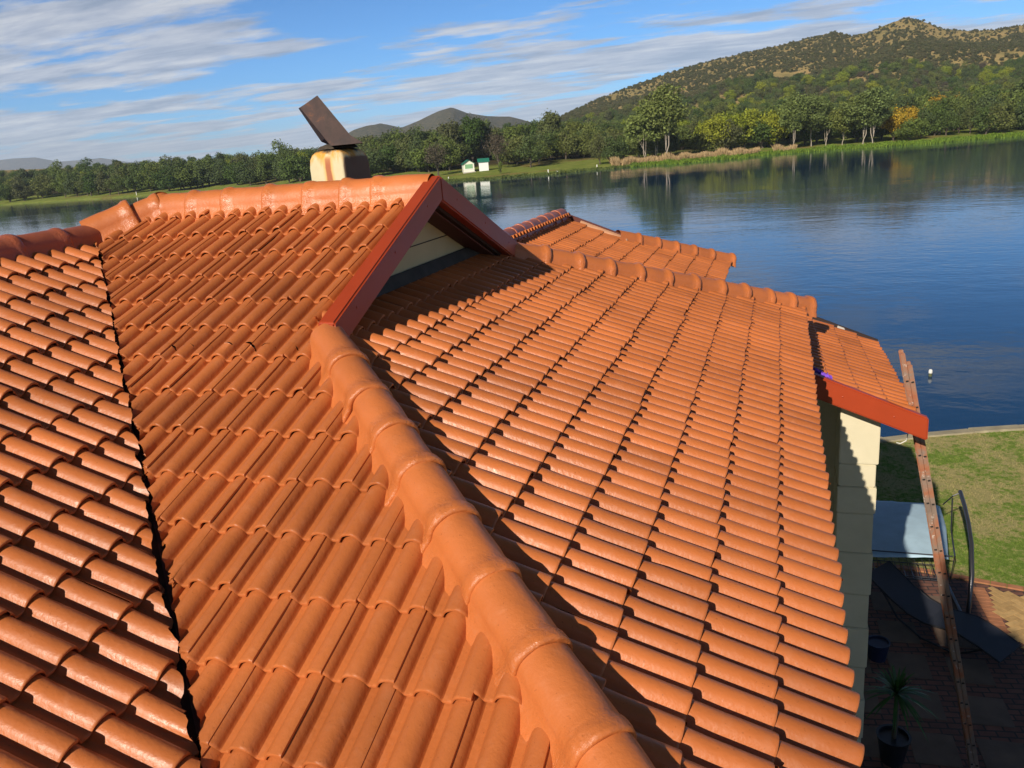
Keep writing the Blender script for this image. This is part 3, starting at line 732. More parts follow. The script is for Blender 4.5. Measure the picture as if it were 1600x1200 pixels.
# hill crest: screen height above the level line, in pixels, and its distance
HX = [-700, 0, 300, 500, 620, 700, 780, 840, 880, 940, 1000, 1050, 1120, 1200, 1255, 1300, 1325, 1350, 1385, 1412, 1432, 1460, 1500, 1550, 1600, 1700, 1900, 2300]
HY = [262, 266, 256, 244, 226, 214, 205, 195, 182, 154, 131, 113, 93, 75, 62, 50, 58, 52, 36, 29, 34, 46, 50, 48, 38, 20, 40, 60]
RHX = [-700, 300, 600, 780, 900, 1100, 1412, 2300]; RHR = [1150, 900, 640, 760, 900, 950, 1000, 1000]
def crest(px):
    r = float(np.interp(px, RHX, RHR)); py = float(np.interp(px, HX, HY)); d = direc(px, py); return r, CAM[2]+d[2]*r
def tz(px, r):
    rs_ = r_s(px); x = r-rs_
    if x < 0: return -7.9+x*.12
    rh, zh = crest(px)
    sl0 = float(np.interp(px, [0, 600, 1000, 1400], [3.2, 3.0, 2.6, 3.0]))
    z0 = -7.9+.35*min(1, x/2.5)+sl0*min(1, x/70.)
    if x > 70:
        t = (r-rs_-70)/(rh-rs_-70)
        zb = -7.9+.35+sl0
        if t <= 1:
            e = 1.35 if px < 900 else 1.5
            z0 = zb+(zh-zb)*(t**e)
            bumpy = math.sin(math.pi*min(1, t))
            P_ = spot(px, r); z0 += bumpy*(mnoise.noise(Vector((P_[0]*.006, P_[1]*.006, 3)))*16+mnoise.noise(Vector((P_[0]*.02, P_[1]*.02, 5)))*5)*min(1, max(0, (zh-zb)/60))
        else: z0 = zh-(t-1)*.55*(zh+20)
    return z0
def terrain():
    pxs = np.arange(-700, 2301, 12.5); ts = np.concatenate([[-.03, 0, .004, .01, .02, .04, .07, .1], np.linspace(.14, 1, 42), [1.03, 1.1, 1.3, 1.8]])
    X = np.zeros((len(ts), len(pxs))); Y = X.copy(); Z = X.copy(); K = X.copy()
    for j, px in enumerate(pxs):
        a = r_s(px); b = crest(px)[0]
        for i, t in enumerate(ts):
            r = a+(b-a)*t; z = tz(px, r); p = spot(px, r); X[i, j], Y[i, j], Z[i, j] = p[0], p[1], z
            K[i, j] = r-a
    me = grid_mesh('far_bank', X, Y, Z)
    at = me.attributes.new('inland', 'FLOAT', 'POINT'); at.data.foreach_set('value', K.ravel().astype(np.float32))
    m = Mat('bank_and_hill_ground'); pos = m.N.new('ShaderNodeNewGeometry').outputs['Position']
    at = m.N.new('ShaderNodeAttribute'); at.attribute_name = 'inland'
    n = m.noise(.05, 6, .6, vec=pos); n2 = m.noise(.35, 5, .65, vec=pos)
    lawn_ = m.ramp(n2, [(.3, (.12, .18, .025)), (.7, (.26, .27, .065))])
    dirt = m.ramp(n2, [(.3, (.20, .10, .045)), (.7, (.26, .16, .07))])
    lawn_ = m.mix(m.ramp(n, [(.55, 0.0), (.62, .55)]), lawn_, dirt)
    wood = m.ramp(n2, [(.3, (.030, .032, .012)), (.7, (.10, .07, .032))])
    tan = m.ramp(m.noise(.055, 9, .72, vec=pos), [(.3, (.17, .15, .055)), (.5, (.30, .23, .09)), (.72, (.46, .30, .13))])
    f1 = m.ramp(m.math('DIVIDE', m.math('ADD', at.outputs['Fac'], m.math('MULTIPLY', n, 30)), 1000.0), [(.062, 0.0), (.080, 1.0)])
    f2 = m.ramp(m.math('DIVIDE', m.math('ADD', at.outputs['Fac'], m.math('MULTIPLY', n, 160)), 1000.0), [(.34, 0.0), (.46, 1.0)])
    m.set('Base Color', m.mix(f2, m.mix(f1, lawn_, wood), tan)); m.set('Roughness', 1.0); m.b.inputs['Specular IOR Level'].default_value = .05
    m.bump(n2, .6, .8)
    o = link('far_bank', me, m.m); tag(o, 'grassy far bank rising to a tan bushy hill', kind='structure')
terrain()
# distant ridges as solid landforms with depth
def ridge_land(name, r, prof, base_z, col, col2, depth, sc_):
    pxs = np.arange(prof[0][0], prof[-1][0]+1, 5.); hs = np.interp(pxs, [p[0] for p in prof], [p[1] for p in prof])
    rows_ = [(-1.0, 0), (-.7, .25), (-.45, .52), (-.25, .76), (-.1, .93), (0, 1), (.3, .7), (1, 0)]
    X = np.zeros((len(rows_), len(pxs))); Y = X.copy(); Z = X.copy()
    for j, px in enumerate(pxs):
        d = direc(px, hs[j]); zt_ = CAM[2]+d[2]*r
        for i, (t, h) in enumerate(rows_):
            rr = r+t*depth; P_ = spot(px, rr)
            k = mnoise.noise(Vector((P_[0]/sc_, P_[1]/sc_, 1)))+.5*mnoise.noise(Vector((P_[0]/sc_*3, P_[1]/sc_*3, 1)))
            X[i, j], Y[i, j] = P_[0], P_[1]; Z[i, j] = base_z+(zt_-base_z)*h+(k*.16*(zt_-base_z) if 0 < i < 5 else k*.015*(zt_-base_z))
    me = grid_mesh(name, X, Y, Z); m = Mat(name+'_ground'); pos = m.N.new('ShaderNodeNewGeometry').outputs['Position']
    m.set('Base Color', m.ramp(m.noise(18/sc_, 8, .7, vec=pos), [(.40, col), (.62, col2)])); m.set('Roughness', 1.0); m.b.inputs['Specular IOR Level'].default_value = 0
    m.bump(m.noise(30/sc_, 6, .7, vec=pos), 1.0, sc_*.02)
    return tag(link(name, me, m.m), kind='structure')
ridge_land('distant_hill', 2500, [(420, 246), (500, 232), (545, 211), (575, 199), (600, 192), (612, 194), (632, 199), (660, 188), (690, 174), (712, 167), (735, 176), (765, 181), (800, 182), (830, 190), (900, 210), (1000, 225)], -10, (.035, .045, .025), (.16, .13, .07), 700, 160)
ridge_land('distant_mountains', 8500, [(-400, 262), (-100, 256), (0, 251), (30, 247), (65, 245), (100, 252), (125, 250), (165, 246), (200, 252), (300, 262), (420, 266)], -30, (.05, .06, .05), (.20, .17, .12), 1500, 700)

# ------------------------------------------------------------------ trees
def foliage_mat(name, cols, hue=.0, rough=.7):
    m = Mat(name); oi = m.N.new('ShaderNodeObjectInfo'); n = m.noise(.9, 4, .6); ge = m.N.new('ShaderNodeNewGeometry')
    c = m.ramp(oi.outputs['Random'], [(i/(len(cols)-1), c) for i, c in enumerate(cols)])
    v = m.ramp(ge.outputs['Random Per Island'], [(0, .62), (1, 1.38)])
    c = m.mix(1.0, c, v, 'MULTIPLY'); c = m.mix(1.0, c, m.ramp(n, [(.3, .75), (.7, 1.25)]), 'MULTIPLY')
    m.set('Base Color', c); m.set('Roughness', rough); m.b.inputs['Specular IOR Level'].default_value = .25
    tr = m.N.new('ShaderNodeBsdfTranslucent'); m.L.new(c, tr.inputs[0]); mx = m.N.new('ShaderNodeMixShader'); mx.inputs[0].default_value = .25
    m.L.new(m.b.outputs[0], mx.inputs[1]); m.L.new(tr.outputs[0], mx.inputs[2]); m.L.new(mx.outputs[0], m.out.inputs[0])
    return m
F_mix = foliage_mat('mixed_green_leaves', [(.060, .105, .020), (.090, .135, .028), (.080, .110, .038), (.13, .175, .034), (.105, .112, .044), (.16, .19, .036)])
F_lime = foliage_mat('lime_green_leaves', [(.20, .25, .02), (.26, .28, .025)])
F_yel = foliage_mat('yellow_autumn_leaves', [(.42, .28, .02), (.36, .21, .025)])
F_euc = foliage_mat('grey_green_gum_leaves', [(.18, .225, .055), (.14, .185, .055), (.21, .235, .05)])
F_grey = foliage_mat('grey_brown_bare_twigs', [(.10, .085, .055), (.12, .09, .06)])
F_bush = foliage_mat('hillside_bush_leaves', [(.075, .085, .030), (.10, .105, .038), (.125, .115, .05), (.085, .098, .038)])
M_bark = simple('grey_bark', (.09, .07, .05), .9, var=.3, ns=3); M_pale = simple('pale_gum_bark', (.36, .31, .24), .8, var=.2, ns=2)
def crown_mesh(name, seed, h, w, z0, lobes, faces, fs, airy=1.0, flat=.8, tall=False):
    r = np.random.RandomState(seed); L_ = []
    for i in range(lobes):
        for _ in range(50):
            p = r.uniform(-1, 1, 3)
            if p@p < 1: break
        s = (1-.35*max(0, p[2])) 
        c = np.array([p[0]*w*.36*s, p[1]*w*.36*s, z0+(h-z0)*(.5+.40*p[2])])
        rad = w*r.uniform(.13, .25) if not tall else w*r.uniform(.12, .22)
        L_.append((c, rad))
    n = faces; ids = r.randint(0, lobes, n); Cn = np.array([l[0] for l in L_])[ids]; Rd = np.array([l[1] for l in L_])[ids]
    v = r.normal(size=(n, 3)); v /= np.linalg.norm(v, axis=1)[:, None]; v[:, 2] = v[:, 2]*.9+.12
    rad = Rd*(r.uniform(.45, 1.12, n)**.6)*(1+.25*r.normal(size=n)*airy*.5)
    ctr = Cn+v*rad[:, None]*np.array([1, 1, flat])
    if tall: ctr[:, 2] -= r.uniform(0, .06*h, n)
    nrm = v+r.normal(size=(n, 3))*.65; nrm /= np.linalg.norm(nrm, axis=1)[:, None]
    t = np.cross(nrm, r.normal(size=(n, 3))); t /= np.linalg.norm(t, axis=1)[:, None]; b = np.cross(nrm, t)
    s1 = fs*r.uniform(.5, 1.25, n)[:, None]; s2 = fs*r.uniform(.35, .9, n)[:, None]
    co = np.stack([ctr-t*s1*.5, ctr-b*s2*.5+t*s1*.1, ctr+t*s1*.55, ctr+b*s2*.5], 1).reshape(-1, 3)
    me = bpy.data.meshes.new(name); raw_mesh(me, co, np.arange(4*n).reshape(-1, 4), False); return me, L_
def trunk_mesh(name, seed, h, z0, L_, r0, lean=0.0, stems=1):
    m = MB(); r = random.Random(seed)
    for s in range(max(1, stems)):
        bx = r.uniform(-.4, .4)*(stems > 1); a = r.uniform(0, 6.28); lx = (lean+r.uniform(-.08, .08))*h
        base = [(bx, r.uniform(-.2, .2), -.6), (bx+lx*.2, .1, z0*.5), (bx+lx*.5, r.uniform(-.3, .3), z0*1.05), (lx*.8, 0, z0+(h-z0)*.45), (lx, 0, z0+(h-z0)*.75)]
        m.tube(base, [r0*1.25, r0, r0*.8, r0*.5, r0*.2], 7)
    for c, rd in (L_[:8] if stems > 0 else L_[:3]):
        s0 = np.array([lean*h*.4, 0, z0*r.uniform(.6, 1.0)]); mid = (s0+c)/2+np.array([0, 0, .05*h])
        m.tube([s0, mid, c], [r0*.5, r0*.3, r0*.1], 5)
    me = m.build(name, None); d = me.data; bpy.data.objects.remove(me); return d
KINDS = {}
def kind(key, seed, h, w, z0, lobes, faces, fs, mat, bark, r0, **k):
    st_ms = k.pop('stems', 1); ln_ = k.pop('lean', 0)
    cm, L_ = crown_mesh('crown', seed, h, w, z0, lobes, faces, fs, **k); cm.materials.append(mat.m)
    tm = trunk_mesh('trunk', seed, h, z0, L_, r0, ln_, st_ms); tm.materials.append(bark.m); KINDS[key] = (cm, tm)
kind('round', 1, 12, 13, .9, 17, 3600, .75, F_mix, M_bark, .32)
kind('round2', 2, 11, 12, .8, 15, 3200, .72, F_mix, M_bark, .28, stems=2)
kind('broad', 3, 10, 15, .8, 18, 3800, .75, F_mix, M_bark, .35, flat=.65)
kind('tall', 4, 15, 11, 1.2, 17, 3600, .75, F_mix, M_bark, .3)
kind('loose', 5, 9, 11, 1.6, 15, 2200, .60, F_mix, M_bark, .22, airy=2.0, stems=3)
kind('lime', 6, 12, 14, 1.0, 16, 3800, .75, F_lime, M_bark, .3)
kind('yellow', 7, 9, 11, 1.0, 13, 2600, .65, F_yel, M_bark, .22)
kind('gum', 8, 23, 12, 3.6, 26, 5600, .70, F_euc, M_pale, .15, tall=True, airy=1.6, stems=0)
kind('gum2', 9, 20, 10, 2.6, 22, 4600, .70, F_euc, M_pale, .13, tall=True, airy=1.8, lean=.06, stems=0)
kind('bare', 10, 9, 10, 2.0, 14, 2200, .42, F_grey, M_bark, .22, airy=2.2, stems=2)
kind('shrub', 11, 4, 6, .2, 9, 1500, .5, F_mix, M_bark, .12)
NT = [0]
NAMES = {'round': 'broadleaf_tree', 'round2': 'broadleaf_tree', 'broad': 'spreading_tree', 'tall': 'tall_tree', 'loose': 'small_tree', 'lime': 'lime_green_tree', 'yellow': 'yellow_tree', 'gum': 'gum_tree', 'gum2': 'gum_tree', 'bare': 'grey_tree', 'shrub': 'shrub'}
def tree(k, px, dr, label, group=None, h=1.0, w=None, rz=None, cat=None):
    r = r_s(px)+dr; z = tz(px, r); p = spot(px, r, z)
    root = empty(NAMES[k], p, rnd.uniform(0, 6.28) if rz is None else rz)
    sx = (w or h)*rnd.uniform(.92, 1.08); root.scale = (sx, sx, h)
    tag(root, label, cat or ('shrub' if k == 'shrub' else 'tree'), group)
    cm, tm = KINDS[k]
    t = bpy.data.objects.new('trunk', tm); C.objects.link(t); t.parent = root
    c = bpy.data.objects.new('crown', cm); C.objects.link(c); c.parent = root
    NT[0] += 1; return root
# prominent single trees
tree('gum', 1040, 14, 'tallest pale trunked gum tree behind the tan reeds', h=1.12, w=1.3)
tree('gum2', 1006, 12, 'slender leaning gum tree with white trunk left of the tallest gum', h=.92, w=1.2)
tree('gum2', 1024, 20, 'gum tree standing between the leaning gum and the tallest gum', h=.95)
tree('gum', 1240, 10, 'gum tree with bare pale trunk at the left end of the right hand gum row', h=.86, w=.95)
for px, hh, lab in ((1268, .78, 'broad grey green gum tree second in the right hand gum row'), (1292, .72, 'grey green gum tree third in the right hand gum row'), (1318, .70, 'low spreading gum tree in the middle of the right hand gum row'), (1350, .74, 'gum tree with twin thin trunks in the right hand gum row'), (1366, .80, 'bright topped gum tree closing the right hand gum row')):
    tree('gum' if hh > .73 else 'gum2', px, rnd.uniform(8, 18), lab, 'gum trees along the right hand shore', h=hh*1.05, w=1.12)
tree('yellow', 1398, 16, 'golden yellow autumn tree right of the gum row', h=1.15, w=1.0)
tree('yellow', 1418, 34, 'smaller golden tree just right of the main yellow tree', h=1.1, w=.9)
tree('yellow', 1468, 60, 'yellow topped tree on the slope toward the right edge', h=1.3, w=1.0)
tree('yellow', 1495, 62, 'orange tinged tree beside the yellow topped tree on the slope', h=1.25, w=.8)
tree('lime', 1118, 26, 'bright lime green tree left of the round dark trees behind the reeds', h=.98, w=.95)
tree('lime', 1142, 34, 'lime green tree with sunlit top in the middle of the reed bank', h=1.02)
tree('lime', 1212, 24, 'lime green tree against the left of the gum row', h=1.08, w=.9)
tree('lime', 1100, 44, 'lime green tree half hidden behind the tallest gum', h=.8, w=.7)
tree('bare', 777, 36, 'grey leafless looking tree right of the green roofed cottage', h=1.25, w=1.0)
tree('bare', 681, 22, 'grey brown tree standing alone left of the green roofed cottage', h=1.1, w=1.1)
tree('shrub', 780, 12, 'tiny dark sapling alone on the lawn right of the cottage', h=.8, w=.35)
tree('loose', 828, 30, 'small tree with pale forked stems on the middle lawn', h=1.0)
tree('loose', 935, 16, 'light green sapling beside the end of the reeds', h=.9, w=.6)
tree('round2', 952, 16, 'dark dense tree at the left end of the reeds', h=.8, w=.8)
# belts of similar trees
ORD = ['', 'first', 'second', 'third', 'fourth', 'fifth', 'sixth', 'seventh', 'eighth', 'ninth', 'tenth', 'eleventh', 'twelfth', 'thirteenth', 'fourteenth', 'fifteenth', 'sixteenth', 'seventeenth', 'eighteenth', 'nineteenth', 'twentieth']
ORD += ['twenty '+o for o in ORD[1:10]]+['thirtieth']
belts = [  # px0, px1, n, dr0, dr1, hmin, hmax, kinds, label, group
    (-120, 90, 20, 8, 90, .85, 1.15, ('round', 'loose', 'broad'), 'olive tree scattered at the far left bank', 'scattered trees on the far left bank'),
    (95, 215, 15, 10, 70, .8, 1.15, ('loose', 'broad', 'round2'), 'loose rounded tree on the open grass of the left bank', 'trees on the open grass of the left bank'),
    (215, 480, 28, 12, 50, .85, 1.12, ('round', 'round2', 'broad', 'round'), 'dense green tree of the belt left of chimney', 'tree belt left of the chimney'),
    (40, 480, 26, 95, 170, 1.0, 1.4, ('round', 'broad', 'round2'), 'darker tree in the rear row of the left bank', 'rear row of trees on the left bank'),
    (570, 715, 16, 34, 70, .85, 1.1, ('round', 'broad', 'round2'), 'dark tree between chimney and cottage', 'tree belt between chimney and cottage'),
    (560, 740, 14, 75, 120, 1.0, 1.3, ('round', 'tall', 'round2'), 'rear tree between chimney and cottage', 'rear trees between chimney and cottage'),
    (788, 940, 18, 44, 75, .75, 1.0, ('broad', 'round2', 'round', 'loose'), 'olive green tree edging the lawn right of the cottage', 'trees edging the middle lawn'),
    (740, 960, 18, 85, 135, .95, 1.25, ('round', 'tall', 'round2', 'broad'), 'rear tree on the rise right of the cottage', 'rear trees right of the cottage'),
    (955, 1105, 12, 22, 60, .7, .95, ('round', 'round2', 'broad'), 'dark tree among the gum trunks behind the reeds', 'dark trees around the tallest gum'),
    (1130, 1235, 10, 20, 55, .85, 1.1, ('round', 'round2', 'lime'), 'round green tree in the mass behind the reeds', 'round trees behind the reeds'),
    (1245, 1400, 16, 22, 60, .6, .9, ('round2', 'round', 'broad'), 'low dark tree filling in behind the right hand gum row', 'dark trees behind the right hand gum row'),
    (1395, 1660, 26, 10, 48, .65, .95, ('round', 'round2', 'broad', 'loose'), 'bushy tree on the bank toward the right edge', 'bushy trees on the right bank'),
    (1380, 1700, 20, 50, 110, .85, 1.15, ('round', 'broad', 'tall'), 'taller tree behind the bushy right bank', 'taller trees behind the right bank'),
]
for x0, x1, n, d0, d1, h0, h1, ks, lab, grp in belts:
    k_ = 0
    for i in range(n):
        px = x0+(x1-x0)*(i+rnd.uniform(.1, .9))/n
        if (716 < px < 764 and d0 < 60) or px < -15 or px > 1615: continue
        k_ += 1
        tree(ks[rnd.randrange(len(ks))], px, rnd.uniform(d0, d1), ORD[k_]+' from the left: '+lab, grp, h=rnd.uniform(h0, h1), w=rnd.uniform(h0, h1))

def scatter(name, pts, scl, crowns, mat_label, cat='woodland'):
    me = bpy.data.meshes.new(name); co = np.array(pts, np.float32); me.vertices.add(len(co)); me.vertices.foreach_set('co', co.ravel())
    a = me.attributes.new('sc', 'FLOAT', 'POINT'); a.data.foreach_set('value', np.array(scl, np.float32)); me.update()
    o = link(name, me, None); tag(o, mat_label, cat, kind='stuff')
    ng = bpy.data.node_groups.new(name, 'GeometryNodeTree'); ng.interface.new_socket('Geometry', in_out='INPUT', socket_type='NodeSocketGeometry'); ng.interface.new_socket('Geometry', in_out='OUTPUT', socket_type='NodeSocketGeometry')
    N = ng.nodes; L = ng.links; gi = N.new('NodeGroupInput'); go = N.new('NodeGroupOutput'); jn = N.new('GeometryNodeJoinGeometry')
    for c in crowns:
        oi = N.new('GeometryNodeObjectInfo'); oi.inputs['Object'].default_value = c; oi.inputs['As Instance'].default_value = True; oi.transform_space = 'ORIGINAL'; L.new(oi.outputs['Geometry'], jn.inputs[0])
    mp = N.new('GeometryNodeMeshToPoints'); L.new(gi.outputs[0], mp.inputs['Mesh'])
    ip = N.new('GeometryNodeInstanceOnPoints'); L.new(mp.outputs[0], ip.inputs['Points']); L.new(jn.outputs[0], ip.inputs['Instance']); ip.inputs['Pick Instance'].default_value = True
    ri = N.new('FunctionNodeRandomValue'); ri.data_type = 'INT'; ri.inputs[4].default_value = 0; ri.inputs[5].default_value = len(crowns)-1; L.new(ri.outputs[2], ip.inputs['Instance Index'])
    rr = N.new('FunctionNodeRandomValue'); rr.data_type = 'FLOAT_VECTOR'; rr.inputs[0].default_value = (0, 0, 0); rr.inputs[1].default_value = (0, 0, 6.28); L.new(rr.outputs[0], ip.inputs['Rotation'])
    na = N.new('GeometryNodeInputNamedAttribute'); na.data_type = 'FLOAT'; na.inputs[0].default_value = 'sc'; L.new(na.outputs[0], ip.inputs['Scale'])
    L.new(ip.outputs[0], go.inputs[0]); md = o.modifiers.new('scatter', 'NODES'); md.node_group = ng
    return o
def crown_of(k):
    for o in bpy.data.objects:
        if o.type == 'MESH' and o.data == KINDS[k][0]: return o
pts = []; sc1 = []
for _ in range(4600):
    px = rnd.uniform(-300, 1750); a = r_s(px); b = crest(px)[0]
    lo_ = 95 if px < 980 else 60
    t = rnd.random()**.8; r = a+lo_+(min(b, a+430)-a-lo_)*t
    if px < 520 and r-a > 330: continue
    z = tz(px, r); p = spot(px, r, z-1.2); pts.append(p); sc1.append(rnd.uniform(.45, .85)*(1 if px > 560 else 1.15))
scatter('woodland', pts, sc1, [crown_of(k) for k in ('round', 'round2', 'broad', 'lime', 'tall', 'bare', 'round', 'round2', 'broad')], 'unbroken green woodland covering the lower slopes of the hill')
# hillside bushes, thinner near the summit
bme = []
for s in (21, 22):
    cm, _ = crown_mesh('hill_bush', s, 4.0, 6, .0, 8, 420, .9, flat=.8); cm.materials.append(F_bush.m); bme.append(cm)
broot = []
for i, cm in enumerate(bme):
    px = (1000, 1180)[i]; r = crest(px)[0]-60*(i+1); p = spot(px, r, tz(px, r)-.3)
    o = bpy.data.objects.new('hill_bush', cm); C.objects.link(o); o.location = p
    tag(o, ('rounded bush high on the slope directly above the tallest gum', 'rounded bush high on the slope left of the right hand gum row')[i], 'bush'); broot.append(o)
pts = []; sc2 = []
for _ in range(36000):
    px = rnd.uniform(780, 1800); a = r_s(px); b = crest(px)[0]; r = a+rnd.uniform(240, 30+b-a)
    p = spot(px, r); d_ = mnoise.noise(Vector((p[0]*.014, p[1]*.010, 7)))+.6*mnoise.noise(Vector((p[0]*.05, p[1]*.035, 2)))
    t = (r-a)/(b-a)
    if d_ < -.20+.30*(t-.5)+rnd.uniform(-.42, .42) and not (t > .7 and rnd.random() < .28): continue
    pts.append((p[0], p[1], tz(px, r)-.5)); sc2.append(rnd.uniform(.25, .95)*(1.2-.5*t))
scatter('hillside_bushes', pts, sc2, broot, 'dark bushes dotted over the tan upper hillside', 'bushes')
# reeds and bank plants
def blades(name, n, px0, px1, d0, d1, h0, h1, w, mat, label, lean=.25):
    pxs = rs.uniform(px0, px1, n); ds_ = rs.uniform(d0, d1, n); P_ = np.array([spot(px, r_s(px)+d, max(-7.95, tz(px, r_s(px)+d))) for px, d in zip(pxs, ds_)])
    f = .55+.45*np.sin(pxs*.11)**2*np.abs(np.sin(pxs*.037+.5)); h = rs.uniform(h0, h1, n)*f; a = rs.uniform(0, 6.28, n)
    dx = np.stack([np.cos(a)*w, np.sin(a)*w, np.zeros(n)], -1); tip = P_+np.stack([rs.normal(0, lean, n)*h, rs.normal(0, lean, n)*h, h], -1)
    co = np.stack([P_-dx, P_+dx, tip+dx*.35, tip-dx*.35], 1).reshape(-1, 3); me = bpy.data.meshes.new(name); raw_mesh(me, co, np.arange(4*n).reshape(-1, 4), False)
    tag(link(name, me, mat.m), label, name.replace('_', ' '), kind='stuff')
def var_mat(name, a, b):
    m = Mat(name); g_ = m.N.new('ShaderNodeNewGeometry'); m.set('Base Color', m.ramp(g_.outputs['Random Per Island'], [(0, a), (1, b)])); m.set('Roughness', .9); m.b.inputs['Specular IOR Level'].default_value = .1; return m
blades('reeds', 9000, 955, 1186, 4, 12, 1.2, 2.7, .09, var_mat('dry_reed', (.30, .20, .09), (.52, .38, .20)), 'dry tan reeds lining the shore below the gum trees')
blades('reed_tuft', 900, 1210, 1245, 3, 8, 1.2, 2.4, .09, var_mat('dry_reed_tuft', (.32, .22, .10), (.5, .37, .2)), 'small tuft of tan reeds at the foot of the right hand gum row')
blades('bank_plants', 12000, 985, 1720, -4, 5, .4, 1.1, .16, var_mat('lush_bank_plant', (.07, .13, .015), (.16, .24, .03)), 'bright green water plants fringing the right hand shore', .5)
blades('shore_grass', 5000, 560, 1000, -1, 2, .3, .8, .14, var_mat('shore_grass', (.06, .09, .02), (.14, .17, .05)), 'rough grass at the foot of the middle lawn', .5)

# ------------------------------------------------------------------ cottages on the far bank
def cottage(px, dr, w, dpt, hw_, hr, label, rz, front=False):
    r = r_s(px)+dr; z = tz(px, r)+.1; p = spot(px, r, z); e = empty('cottage', p, rz); tag(e, label, 'cottage')
    m = MB(); m.box(-w/2, w/2, -dpt/2, dpt/2, -.8, hw_); m.add([(-w/2, -dpt/2, hw_), (w/2, -dpt/2, hw_), (0, -dpt/2, hw_+hr*.93), (-w/2, dpt/2, hw_), (w/2, dpt/2, hw_), (0, dpt/2, hw_+hr*.93)], [(0, 1, 2), (3, 5, 4)])
    m.build('wall', simple('cottage_cream', (.78, .76, .62) if front else (.80, .80, .76), .8, var=.04).m, e)
    m = MB()
    for s in (-1, 1):
        a_ = (s*(w/2+.35), hw_-.25*hr/(w/2)); m.hexa([(a_[0], -dpt/2-.4, a_[1]), (0, -dpt/2-.4, hw_+hr), (0, dpt/2+.4, hw_+hr), (a_[0], dpt/2+.4, a_[1]), (a_[0], -dpt/2-.4, a_[1]+.1), (0, -dpt/2-.4, hw_+hr+.1), (0, dpt/2+.4, hw_+hr+.1), (a_[0], dpt/2+.4, a_[1]+.1)])
    m.build('roof', simple('green_sheet_roof', (.02, .17, .11), .4, var=.1).m, e)
    if front:
        m = MB(); m.box(-w*.36, w*.36, -dpt/2-.05, -dpt/2+.02, 1.0, hw_-.15); m.build('window', simple('green_window_shutter', (.22, .42, .22), .5).m, e)
        m = MB(); m.box(-w/2-.05, w/2+.05, -dpt/2-.10, -dpt/2+.02, .75, .92); m.build('sill', simple('white_paint', (.8, .8, .78), .5).m, e)
        m = MB(); m.box(-w/2-.3, w/2+.3, -dpt/2-.9, -dpt/2-.06, -.8, .02); m.build('step', P(M_white), e)
    else:
        m = MB(); m.box(w*.18, w*.40, -dpt/2-.04, -dpt/2+.02, 0, 2.0); m.build('door', simple('dark_door', (.06, .05, .04), .6).m, e)
cottage(729, 30, 3.4, 6.5, 2.5, 1.15, 'small cream cottage with green gable roof and green shuttered front', R(26), True)
cottage(753.5, 33, 3.0, 3.0, 2.7, .9, 'little white hut with green roof just right of the cottage', R(-68))

# marker posts and stones on the far shore
mpst = simple('white_painted_post', (.75, .73, .66), .7)
posts = [(697, 2, .9, 'white marker post on the shore left of the cottage'), (854, 3, .9, 'white marker post on the shore at the middle lawn'), (208, 3, 1.5, 'white stake at the water edge of the left bank'),
         (516, 30, 1.4, 'white post on the lawn beside the chimney'), (868, 1.5, .5, 'low white block at the water below the middle lawn'), (931, 5, .8, 'pale stub post near the reeds')]
for px, dr, h, lab in posts:
    r = r_s(px)+dr; p = spot(px, r, tz(px, r)); m = MB(); w = .16+.2*(h < .6); m.lathe([(w, -.3), (w*.95, h*.9), (w*.6, h), (0, h)], 0, 0, 0, 10)
    o = m.build('marker_post', mpst.m); o.location = p; tag(o, lab, 'post')
# mooring post out in the water
m = MB(); m.lathe([(.055, -1.2), (.055, .10), (.06, .11)], 0, 0, 0, 14); e = empty('water_post', (9.08, 21.9, -7.9)); tag(e, 'short post with white top standing in the lake near the lawn', 'post')
m.build('shaft', simple('mossy_post', (.12, .13, .06), .8).m, e)
m = MB(); m.lathe([(.056, .10), (.060, .115), (.054, .20), (.03, .23), (0, .23)], 0, 0, 0, 14); m.build('cap', mpst.m, e)

